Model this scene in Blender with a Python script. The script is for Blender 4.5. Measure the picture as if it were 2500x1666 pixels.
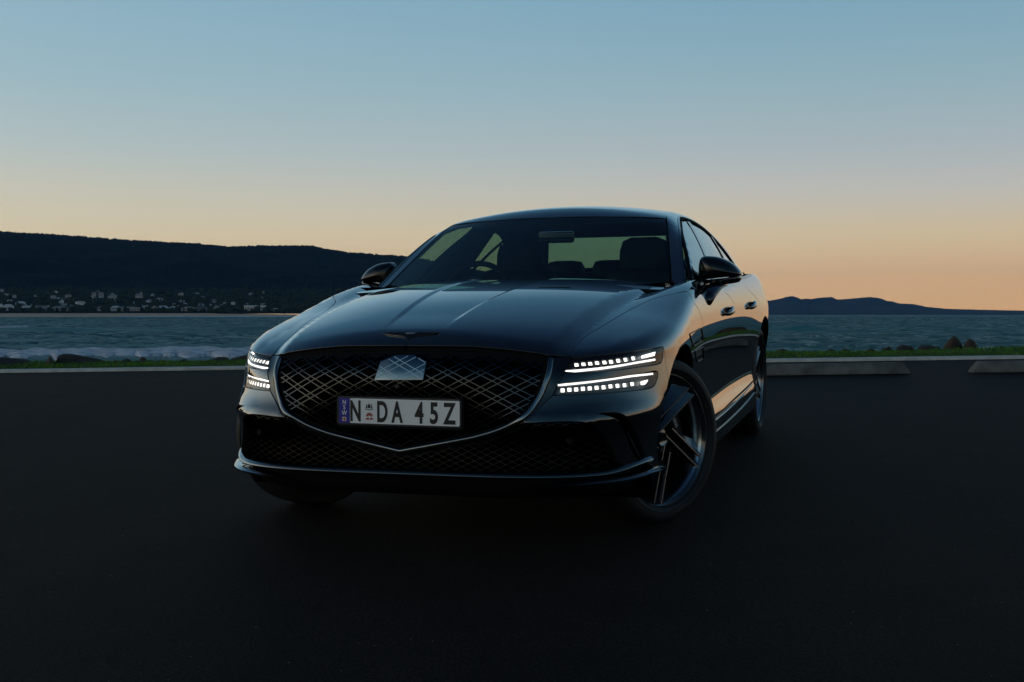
import bpy, bmesh, math, random
import numpy as np
from mathutils import Vector, Matrix
from mathutils.geometry import delaunay_2d_cdt

# ------------------------------------------------------------------ scene, camera, light
for o in list(bpy.data.objects): bpy.data.objects.remove(o)
scene = bpy.context.scene
COL = scene.collection
# the car park slopes gently: car frame -> level world frame
RW = np.array([[0.999984,0.0,-0.005601],[-0.000189,0.999429,-0.033784],[0.005598,0.033784,0.999413]])
CARM = Matrix(RW.tolist()).to_4x4()
camd = bpy.data.cameras.new('camera'); cam = bpy.data.objects.new('camera', camd); COL.objects.link(cam)
fw = Vector((-0.31366,0.94928,-0.02186)); rt = Vector((0.94951,0.31374,0)).normalized(); fw.normalize(); upv = rt.cross(fw)
rot = Matrix((rt, upv, -fw)).transposed()
cam.matrix_world = Matrix.Translation((1.8912,-5.2181,0.886)) @ rot.to_4x4()
camd.sensor_width = 36; camd.lens = 42.815; camd.clip_start = .05; camd.clip_end = 60000
scene.camera = cam

def srgb(r,g,b,a=1.0):
    f = lambda c: (c/255/12.92 if c/255 <= .04045 else ((c/255+.055)/1.055)**2.4)
    return (f(r),f(g),f(b),a)

world = bpy.data.worlds.new('World'); scene.world = world; world.use_nodes = True
nt = world.node_tree; nt.nodes.clear()
def N(tree, typ, **kw):
    n = tree.nodes.new(typ)
    for k,v in kw.items():
        if k.startswith('i_'):
            key = k[2:]; key = int(key) if key.isdigit() else key.replace('_',' ')
            n.inputs[key].default_value = v
        else: setattr(n,k,v)
    return n
def L(tree,a,b): tree.links.new(a,b)
def ramp(node, stops, interp='LINEAR'):
    cr = node.color_ramp; cr.interpolation = interp
    while len(cr.elements) > 1: cr.elements.remove(cr.elements[-1])
    cr.elements[0].position, cr.elements[0].color = stops[0]
    for p,c in stops[1:]:
        e = cr.elements.new(p); e.color = c
tc = N(nt,'ShaderNodeTexCoord'); sep = N(nt,'ShaderNodeSeparateXYZ'); L(nt,tc.outputs['Generated'],sep.inputs[0])
mx = N(nt,'ShaderNodeMath',operation='MAXIMUM'); L(nt,sep.outputs['Z'],mx.inputs[0]); mx.inputs[1].default_value = 0
sq = N(nt,'ShaderNodeMath',operation='POWER'); L(nt,mx.outputs[0],sq.inputs[0]); sq.inputs[1].default_value = .5
P_ = lambda el: math.sqrt(math.sin(math.radians(el)))
rA = N(nt,'ShaderNodeValToRGB'); rB = N(nt,'ShaderNodeValToRGB')
#SKY
ramp(rA,[(0,srgb(239,200,153)),(P_(2),srgb(234,207,165)),(P_(3.8),srgb(219,206,176)),(P_(5.6),srgb(201,200,185)),(P_(7.5),srgb(178,193,194)),(P_(10.5),srgb(154,184,196)),(P_(14.5),srgb(138,175,195)),(P_(25),srgb(66,112,142)),(P_(45),srgb(30,62,94)),(P_(62),srgb(18,41,70)),(1,srgb(14,33,60))])
ramp(rB,[(0,srgb(241,186,121)),(P_(1.5),srgb(235,188,135)),(P_(3.8),srgb(214,195,162)),(P_(5.6),srgb(191,190,185)),(P_(7.5),srgb(168,181,188)),(P_(10.5),srgb(142,173,186)),(P_(14.5),srgb(117,161,184)),(P_(25),srgb(66,112,142)),(P_(45),srgb(30,62,94)),(P_(62),srgb(18,41,70)),(1,srgb(14,33,60))])
#ENDSKY
L(nt,sq.outputs[0],rA.inputs[0]); L(nt,sq.outputs[0],rB.inputs[0])
dot = N(nt,'ShaderNodeVectorMath',operation='DOT_PRODUCT'); L(nt,tc.outputs['Generated'],dot.inputs[0]); dot.inputs[1].default_value = (0.93,0.36,0)
mr = N(nt,'ShaderNodeMapRange',interpolation_type='SMOOTHSTEP'); L(nt,dot.outputs['Value'],mr.inputs['Value']); mr.inputs['From Min'].default_value=-.45; mr.inputs['From Max'].default_value=.5
mixc = N(nt,'ShaderNodeMix',data_type='RGBA'); L(nt,mr.outputs[0],mixc.inputs['Factor']); L(nt,rA.outputs[0],mixc.inputs[6]); L(nt,rB.outputs[0],mixc.inputs[7])
# afterglow low over the horizon on the sunset side (out of frame to the left)
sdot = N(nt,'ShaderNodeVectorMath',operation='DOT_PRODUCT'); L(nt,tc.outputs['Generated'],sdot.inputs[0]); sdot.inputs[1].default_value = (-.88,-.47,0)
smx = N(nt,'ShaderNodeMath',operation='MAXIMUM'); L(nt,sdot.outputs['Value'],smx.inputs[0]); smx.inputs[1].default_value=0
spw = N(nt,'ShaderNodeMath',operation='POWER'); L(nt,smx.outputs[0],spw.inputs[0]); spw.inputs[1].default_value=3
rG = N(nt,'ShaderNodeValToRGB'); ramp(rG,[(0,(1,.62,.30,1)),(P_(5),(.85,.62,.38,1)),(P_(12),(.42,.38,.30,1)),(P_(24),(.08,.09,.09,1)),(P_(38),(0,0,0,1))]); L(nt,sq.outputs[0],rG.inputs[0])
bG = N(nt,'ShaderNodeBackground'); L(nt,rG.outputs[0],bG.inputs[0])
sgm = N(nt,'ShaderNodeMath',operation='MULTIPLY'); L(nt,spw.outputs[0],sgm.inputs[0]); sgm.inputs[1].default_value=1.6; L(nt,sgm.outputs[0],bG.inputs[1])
# a thin physical twilight sky over the graded colour
sky = N(nt,'ShaderNodeTexSky',sky_type='NISHITA'); sky.sun_disc=False; sky.sun_elevation=math.radians(1.0); sky.sun_rotation=math.radians(242)
b1 = N(nt,'ShaderNodeBackground'); L(nt,mixc.outputs[2],b1.inputs[0]); b1.inputs[1].default_value = SKY_GAIN = 1.0
b2 = N(nt,'ShaderNodeBackground'); L(nt,sky.outputs[0],b2.inputs[0]); b2.inputs[1].default_value = .03
ad = N(nt,'ShaderNodeAddShader'); L(nt,b1.outputs[0],ad.inputs[0]); L(nt,b2.outputs[0],ad.inputs[1])
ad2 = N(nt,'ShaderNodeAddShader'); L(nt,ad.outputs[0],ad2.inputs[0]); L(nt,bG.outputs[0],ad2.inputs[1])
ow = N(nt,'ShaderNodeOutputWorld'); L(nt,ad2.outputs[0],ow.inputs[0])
sd = bpy.data.lights.new('sun','SUN'); sun = bpy.data.objects.new('sun',sd); COL.objects.link(sun)
sd.energy = .06; sd.angle = math.radians(60); sd.color = (1,.78,.55)
sun.rotation_euler = Vector((.88,.47,-.18)).to_track_quat('-Z','Y').to_euler()
scene.view_settings.view_transform='Standard'; scene.view_settings.look='None'; scene.view_settings.exposure=0; scene.view_settings.gamma=1
scene.cycles.max_bounces=10; scene.cycles.transparent_max_bounces=12; scene.cycles.use_denoising=True; scene.cycles.sample_clamp_indirect=6; scene.cycles.volume_bounces=0
scene.render.engine='CYCLES'

# ------------------------------------------------------------------ materials
def mat(name, base=(.1,.1,.1), rough=.5, metal=0., spec=.5, coat=0., coat_r=.03, emit=None, es=0., ior=1.5):
    m = bpy.data.materials.new(name); m.use_nodes=True
    b = m.node_tree.nodes['Principled BSDF']
    b.inputs['Base Color'].default_value=(*base[:3],1); b.inputs['Roughness'].default_value=rough; b.inputs['Metallic'].default_value=metal
    b.inputs['Specular IOR Level'].default_value=spec; b.inputs['Coat Weight'].default_value=coat; b.inputs['Coat Roughness'].default_value=coat_r; b.inputs['IOR'].default_value=ior
    if emit: b.inputs['Emission Color'].default_value=(*emit[:3],1); b.inputs['Emission Strength'].default_value=es
    return m
def noisy(m, c1, c2, scale, detail=4, bump=0., bscale=None, coord='Object', rough_var=0, stretch=None, dist=.02, p0=.35,p1=.65):
    t=m.node_tree; b=t.nodes['Principled BSDF']; co=N(t,'ShaderNodeTexCoord'); src=co.outputs[coord]
    if stretch:
        mp=N(t,'ShaderNodeMapping'); mp.inputs['Scale'].default_value=stretch; L(t,src,mp.inputs[0]); src=mp.outputs[0]
    n=N(t,'ShaderNodeTexNoise'); n.inputs['Scale'].default_value=scale; n.inputs['Detail'].default_value=detail; L(t,src,n.inputs['Vector'])
    r=N(t,'ShaderNodeValToRGB'); ramp(r,[(p0,(*c1[:3],1)),(p1,(*c2[:3],1))]); L(t,n.outputs[0],r.inputs[0]); L(t,r.outputs[0],b.inputs['Base Color'])
    if bump:
        n2=N(t,'ShaderNodeTexNoise'); n2.inputs['Scale'].default_value=bscale or scale*3; n2.inputs['Detail'].default_value=6; L(t,src,n2.inputs['Vector'])
        bp=N(t,'ShaderNodeBump'); bp.inputs['Strength'].default_value=bump; bp.inputs['Distance'].default_value=dist; L(t,n2.outputs[0],bp.inputs['Height']); L(t,bp.outputs[0],b.inputs['Normal'])
    return m
def glass(name, tint, f0=.07, rough=0.0, p=4.6):
    m=bpy.data.materials.new(name); m.use_nodes=True; t=m.node_tree; t.nodes.clear()
    tr=N(t,'ShaderNodeBsdfTransparent'); tr.inputs[0].default_value=(*tint,1)
    gl=N(t,'ShaderNodeBsdfGlossy'); gl.inputs['Roughness'].default_value=rough; gl.inputs[0].default_value=(1,1,1,1)
    lw=N(t,'ShaderNodeLayerWeight'); lw.inputs[0].default_value=.5
    pw=N(t,'ShaderNodeMath',operation='POWER'); L(t,lw.outputs['Facing'],pw.inputs[0]); pw.inputs[1].default_value=p
    ml=N(t,'ShaderNodeMath',operation='MULTIPLY_ADD'); L(t,pw.outputs[0],ml.inputs[0]); ml.inputs[1].default_value=1-f0; ml.inputs[2].default_value=f0
    mxs=N(t,'ShaderNodeMixShader'); L(t,ml.outputs[0],mxs.inputs[0]); L(t,tr.outputs[0],mxs.inputs[1]); L(t,gl.outputs[0],mxs.inputs[2])
    o=N(t,'ShaderNodeOutputMaterial'); L(t,mxs.outputs[0],o.inputs[0]); return m
M={}
#MATS
def lacquer(name,base,f0,p):
    m=bpy.data.materials.new(name); m.use_nodes=True; t=m.node_tree; t.nodes.clear()
    df=N(t,'ShaderNodeBsdfDiffuse'); df.inputs[0].default_value=(*base,1); gl=N(t,'ShaderNodeBsdfGlossy'); gl.inputs['Roughness'].default_value=.015; gl.inputs[0].default_value=(1,1,1,1)
    lw=N(t,'ShaderNodeLayerWeight'); lw.inputs[0].default_value=.5
    pw=N(t,'ShaderNodeMath',operation='POWER'); L(t,lw.outputs['Facing'],pw.inputs[0]); pw.inputs[1].default_value=p
    ml=N(t,'ShaderNodeMath',operation='MULTIPLY_ADD'); L(t,pw.outputs[0],ml.inputs[0]); ml.inputs[1].default_value=1-f0; ml.inputs[2].default_value=f0
    mxs=N(t,'ShaderNodeMixShader'); L(t,ml.outputs[0],mxs.inputs[0]); L(t,df.outputs[0],mxs.inputs[1]); L(t,gl.outputs[0],mxs.inputs[2])
    o=N(t,'ShaderNodeOutputMaterial'); L(t,mxs.outputs[0],o.inputs[0]); return m
M['paint']=lacquer('car_paint',(.0025,.0045,.007),.10,2.4)
M['gloss']=mat('gloss_black',(.004,.004,.005),.08,0,.5,.6,.02)
M['shell']=mat('mirror_black',(.004,.005,.007),.18,0,.5)
M['satin']=mat('satin_black',(.008,.008,.009),.38,0,.4)
M['matte']=mat('matte_black',(.004,.004,.0045),.8,0,.15)
M['void']=mat('dark_cavity',(.0015,.0015,.0017),.95,0,.0)
M['gchrome']=mat('dark_chrome',(.17,.195,.21),.14,1.0)
M['gbar']=mat('grille_bar_metal',(.045,.055,.064),.16,1.0)
M['gbar2']=mat('intake_bar_metal',(.024,.026,.029),.25,1.0)
M['chrome']=mat('bright_chrome',(.62,.62,.63),.07,1.0)
M['tyre']=mat('tyre_rubber',(.016,.016,.017),.6,0,.35)
M['rim']=mat('rim_gloss_black',(.07,.08,.09),.14,.85,.5,1.0,.02)
M['machined']=mat('machined_alloy',(.62,.63,.64),.22,1.0)
M['barrel']=mat('rim_barrel',(.40,.44,.47),.22,1.0)
M['disc']=mat('brake_disc',(.10,.10,.10),.4,1.0)
M['caliper']=mat('caliper_black',(.006,.006,.007),.3,0,.5)
M['white']=mat('white_lettering',(.62,.62,.60),.5)
M['plate']=mat('plate_white',(.90,.90,.89),.45,0,.4)
M['platebl']=mat('plate_blue',(.012,.018,.30),.45)
M['ink']=mat('plate_black',(.006,.008,.014),.4)
M['red']=mat('plate_red',(.42,.035,.02),.5)
M['leather']=noisy(mat('seat_leather',(.012,.012,.013),.55,0,.3),(.010,.010,.011),(.016,.016,.017),18)
M['dash']=mat('dashboard_plastic',(.012,.013,.014),.6,0,.3)
M['ws']=glass('windscreen_glass',(.35,.54,.49),.03)
M['rg']=glass('rear_glass',(.28,.47,.44),.06)
M['sg']=glass('side_glass',(.52,.72,.58),.12,p=2.8)
M['lens']=glass('lamp_lens',(.96,.97,.98),.05)
M['led']=mat('led_white',(.9,.9,.9),.4,emit=(1.0,.96,.87),es=1.7)
M['ledb']=mat('light_guide',(.9,.9,.9),.4,emit=(1.0,.97,.91),es=1.5)
M['refl']=mat('lamp_reflector',(.07,.073,.08),.35,.7)
M['housing']=mat('lamp_housing',(.05,.055,.06),.28,.6)
M['bezel']=mat('led_bezel',(.16,.16,.15),.35,.9)
#ENDMATS
HAZE_DENSITY = 2.8e-5

# ------------------------------------------------------------------ body surfaces (metres, car frame)
# ---------- smooth 1-D interpolation (natural cubic spline) ----------
class Spl:
    def __init__(s,x,y):
        s.x=np.array(x,float);s.y=np.array(y,float);n=len(x)
        h=np.diff(s.x);A=np.zeros((n,n));b=np.zeros(n);A[0,0]=A[-1,-1]=1
        for i in range(1,n-1):
            A[i,i-1]=h[i-1];A[i,i]=2*(h[i-1]+h[i]);A[i,i+1]=h[i]
            b[i]=6*((s.y[i+1]-s.y[i])/h[i]-(s.y[i]-s.y[i-1])/h[i-1])
        s.m=np.linalg.solve(A,b)
    def __call__(s,t):
        t=np.asarray(t,float);x,y,m=s.x,s.y,s.m
        tc=np.clip(t,x[0],x[-1]);i=np.clip(np.searchsorted(x,tc)-1,0,len(x)-2)
        h=x[i+1]-x[i];a=(x[i+1]-tc)/h;b=(tc-x[i])/h
        v=a*y[i]+b*y[i+1]+((a**3-a)*m[i]+(b**3-b)*m[i+1])*h*h/6
        # linear extrapolation
        d0=(y[1]-y[0])/(x[1]-x[0])-(x[1]-x[0])*m[1]/6
        d1=(y[-1]-y[-2])/(x[-1]-x[-2])+(x[-1]-x[-2])*m[-2]/6
        return v+np.where(t<x[0],(t-x[0])*d0,0)+np.where(t>x[-1],(t-x[-1])*d1,0)
def sst(t): t=np.clip(t,0,1);return t*t*(3-2*t)
def smax(a,b,k): 
    h=np.clip(.5+.5*(a-b)/k,0,1);return b+(a-b)*h+k*h*(1-h)
# ---------- lower body ----------
SIDE=Spl([.10,.17,.22,.27,.33,.37,.41,.45,.50,.60,.70,.78,.86,.93,1.0,1.06,1.12],[.90,.916,.919,.919,.918,.917,.917,.917,.919,.934,.949,.953,.949,.936,.914,.882,.84])
NOSE=Spl([.10,.20,.28,.36,.42,.52,.60,.66,.71,.75,.79,.84,1.0],[.78,.855,.872,.867,.862,.863,.863,.860,.851,.835,.806,.755,.60])
TAIL=Spl([.10,.25,.45,.7,.9,1.0,1.1,1.2],[.95,1.08,1.11,1.10,1.11,1.12,1.10,1.05])
HOODC=Spl([-.15,0,.05,.12,.3,.6,.9,1.1,1.3,1.5,1.8],[.66,.791,.823,.853,.905,.968,1.010,1.029,1.041,1.048,1.055])
RIDGE=Spl([-.1,0,.5,1.0,1.45,2],[.55,.565,.605,.655,.73,.85])
DECK=Spl([3.0,3.4,3.8,4.1,4.3],[1.13,1.115,1.085,1.05,1.0])
def hood_edge_y(x): return -.815+.20*np.minimum(np.abs(x),.75)**2
def halfw(y,z):
    w=SIDE(np.clip(z,.05,1.12))
    fl=.026*np.exp(-((z-.55)/.26)**2)*(np.exp(-((y+.055)/.42)**2)+1.05*np.exp(-((y-2.91)/.48)**2))
    low=.030*sst((.74-z)/.2)*sst((-.02-y)/.26);tap=low-.010*sst((y-3.4)/.9)*1.0-.02*sst((z-.8)/.25)*sst((y-2.2)/2)
    sill=.031*np.exp(-(np.maximum(z-.325,0)/.072)**2)*sst((y-.15)/.45)*sst((2.9-y)/.5)
    waist=-.010*np.exp(-((y-1.5)/.7)**2)*np.exp(-((z-.5)/.3)**2)
    return w+fl+tap+waist+sill
def top(x,y):
    ax=np.abs(x);q=y-hood_edge_y(x)
    zc=HOODC(q)
    xr=RIDGE(q);e=np.minimum(ax/xr,1.25)
    z=zc-.040*np.minimum(e,1)**2.4-(e>1)*0
    s=ax-xr
    rr=sst((y+.1)/.9);z=z+.040*rr*sst(s/.16)-.028*(1-.50*rr)*sst((s+.012)/.075)-.07*(1-.8*rr)*np.maximum(s,0)-(.55-.4*rr)*np.maximum(s-.12,0)**2
    # central power dome
    cx=.128+.062*sst((q)/1.1)
    fade=sst((q-.09)/.25)
    z=z-.0065*fade*(1-sst((ax-cx+.014)/.028))
    # rear deck
    zr=DECK(y)-.05*(ax/.8)**3
    k=sst((y-1.6)/1.0)
    return z*(1-k)+zr*k
def side_rho(x,y,z):
    ax=np.abs(x);A=halfw(y,z)
    B=NOSE(np.clip(z,.05,1.1));B2=TAIL(np.clip(z,.05,1.2))
    yf=np.maximum(-y,0)/B;yb=np.maximum(y-2.95,0)/B2
    n=3.15+1.25*sst((.66-z)/.2);m=2.75
    e=sst(yf*3)*1.0
    rho=((ax/np.maximum(A,.3))**n+yf**m+yb**m+1e-9)**(1/n)
    cheek=.013*np.exp(-((z-.500-.015*sst((ax-.6)/.3))/.046)**2)*sst((ax-.44)/.09)*sst((-y-.30)/.22)
    return (rho-1)*.9-cheek
def F_body(P):
    x,y,z=P[...,0],P[...,1],P[...,2]
    d1=side_rho(x,y,z)
    d2=(z-top(x,y))*.93
    return smax(d1,d2,.055)
# ---------- greenhouse ----------
ROOF=Spl([.9,1.31,1.6,1.95,2.4,2.75,3.1],[1.24,1.408,1.452,1.468,1.449,1.395,1.30])
def F_cab(P):
    x,y,z=P[...,0],P[...,1],P[...,2];ax=np.abs(x)
    roof=(z-(ROOF(y)-.158*ax**2))*.95
    dz=z-.97
    sw=.897-.40*dz-.55*np.maximum(dz,0)**2-.045*((y-1.6)/1.2)**2
    side=(ax-sw)*.87
    yw=.600+(z-1.035)*1.93+.20*(z-1.035)**2+(.33-.2*(z-1.03))*ax**2
    ws=(yw-y)*.46
    yr=2.80+(1.385-z)*2.2-.10*ax**2
    rg=(y-yr)*.41
    a=smax(roof,side,.05)
    b=smax(ws,rg,.01)
    return smax(a,b,.022)
# ---------- ray / surface ----------
def hit(F,O,D,tmax,n=40,t0=0.):
    O=np.asarray(O,float);D=np.asarray(D,float);m=len(O)
    ts=np.linspace(t0,tmax,n)
    f=F(O[None]+D[None]*ts[:,None,None])
    neg=f<0;ok=neg.any(0);i=np.where(ok,neg.argmax(0),n-1);i0=np.maximum(i-1,0)
    lo=ts[i0];hi=ts[i];k=np.arange(m);fl=f[i0,k];fh=f[i,k]
    for it in range(16):
        if it<6 and it%2: 
            mid=lo+(hi-lo)*np.clip(fl/np.where(fl-fh==0,1,fl-fh),.02,.98)
        else: mid=(lo+hi)/2
        fm=F(O+D*mid[:,None]);c=fm<0
        hi=np.where(c,mid,hi);fh=np.where(c,fm,fh);lo=np.where(c,lo,mid);fl=np.where(c,fl,fm)
    t=lo+(hi-lo)*np.clip(fl/np.where(fl-fh==0,1,fl-fh),0,1)
    return O+D*t[:,None],ok
AX=np.array([0,-.1]);FX,FZ=.45,.5
def par_ray(kind,a,b):
    a=np.asarray(a,float);b=np.asarray(b,float);o=np.ones_like(a);z=0*a
    if kind=='top': return np.stack([a,b,2*o],-1),np.stack([z,z,-o],-1),2.5
    if kind=='front': return np.stack([a,-1.6*o,b],-1),np.stack([z,o,z],-1),3.5
    if kind=='side': return np.stack([1.6*o,a,b],-1),np.stack([-o,z,z],-1),1.6
    if kind=='rear': return np.stack([a,5.5*o,b],-1),np.stack([z,-o,z],-1),3.5
    if kind=='cyl':
        th=a/.85;d=np.stack([np.sin(th),-np.cos(th),z],-1)
        return np.stack([z,-.1*o,b],-1)+d*1.8,-d,1.7
    if kind=='cab':
        ph=b/.6;d=np.stack([np.cos(ph),z,np.sin(ph)],-1)
        return np.stack([z,a,.75*o],-1)+d*1.4,-d,1.4
    if kind=='fend':
        ph=b/.5;d=np.stack([np.cos(ph),z,np.sin(ph)],-1)
        return np.stack([FX*o,a,FZ*o],-1)+d*1.2,-d,1.2
def par_inv(kind,P):
    P=np.asarray(P,float);x,y,z=P[...,0],P[...,1],P[...,2]
    if kind=='top': return np.stack([x,y],-1)
    if kind in('front','rear'): return np.stack([x,z],-1)
    if kind=='side': return np.stack([y,z],-1)
    if kind=='cyl': return np.stack([np.arctan2(x,-(y+.1))*.85,z],-1)
    if kind=='cab': return np.stack([y,np.arctan2(z-.75,x)*.6],-1)
    if kind=='fend': return np.stack([y,np.arctan2(z-FZ,x-FX)*.5],-1)

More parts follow.
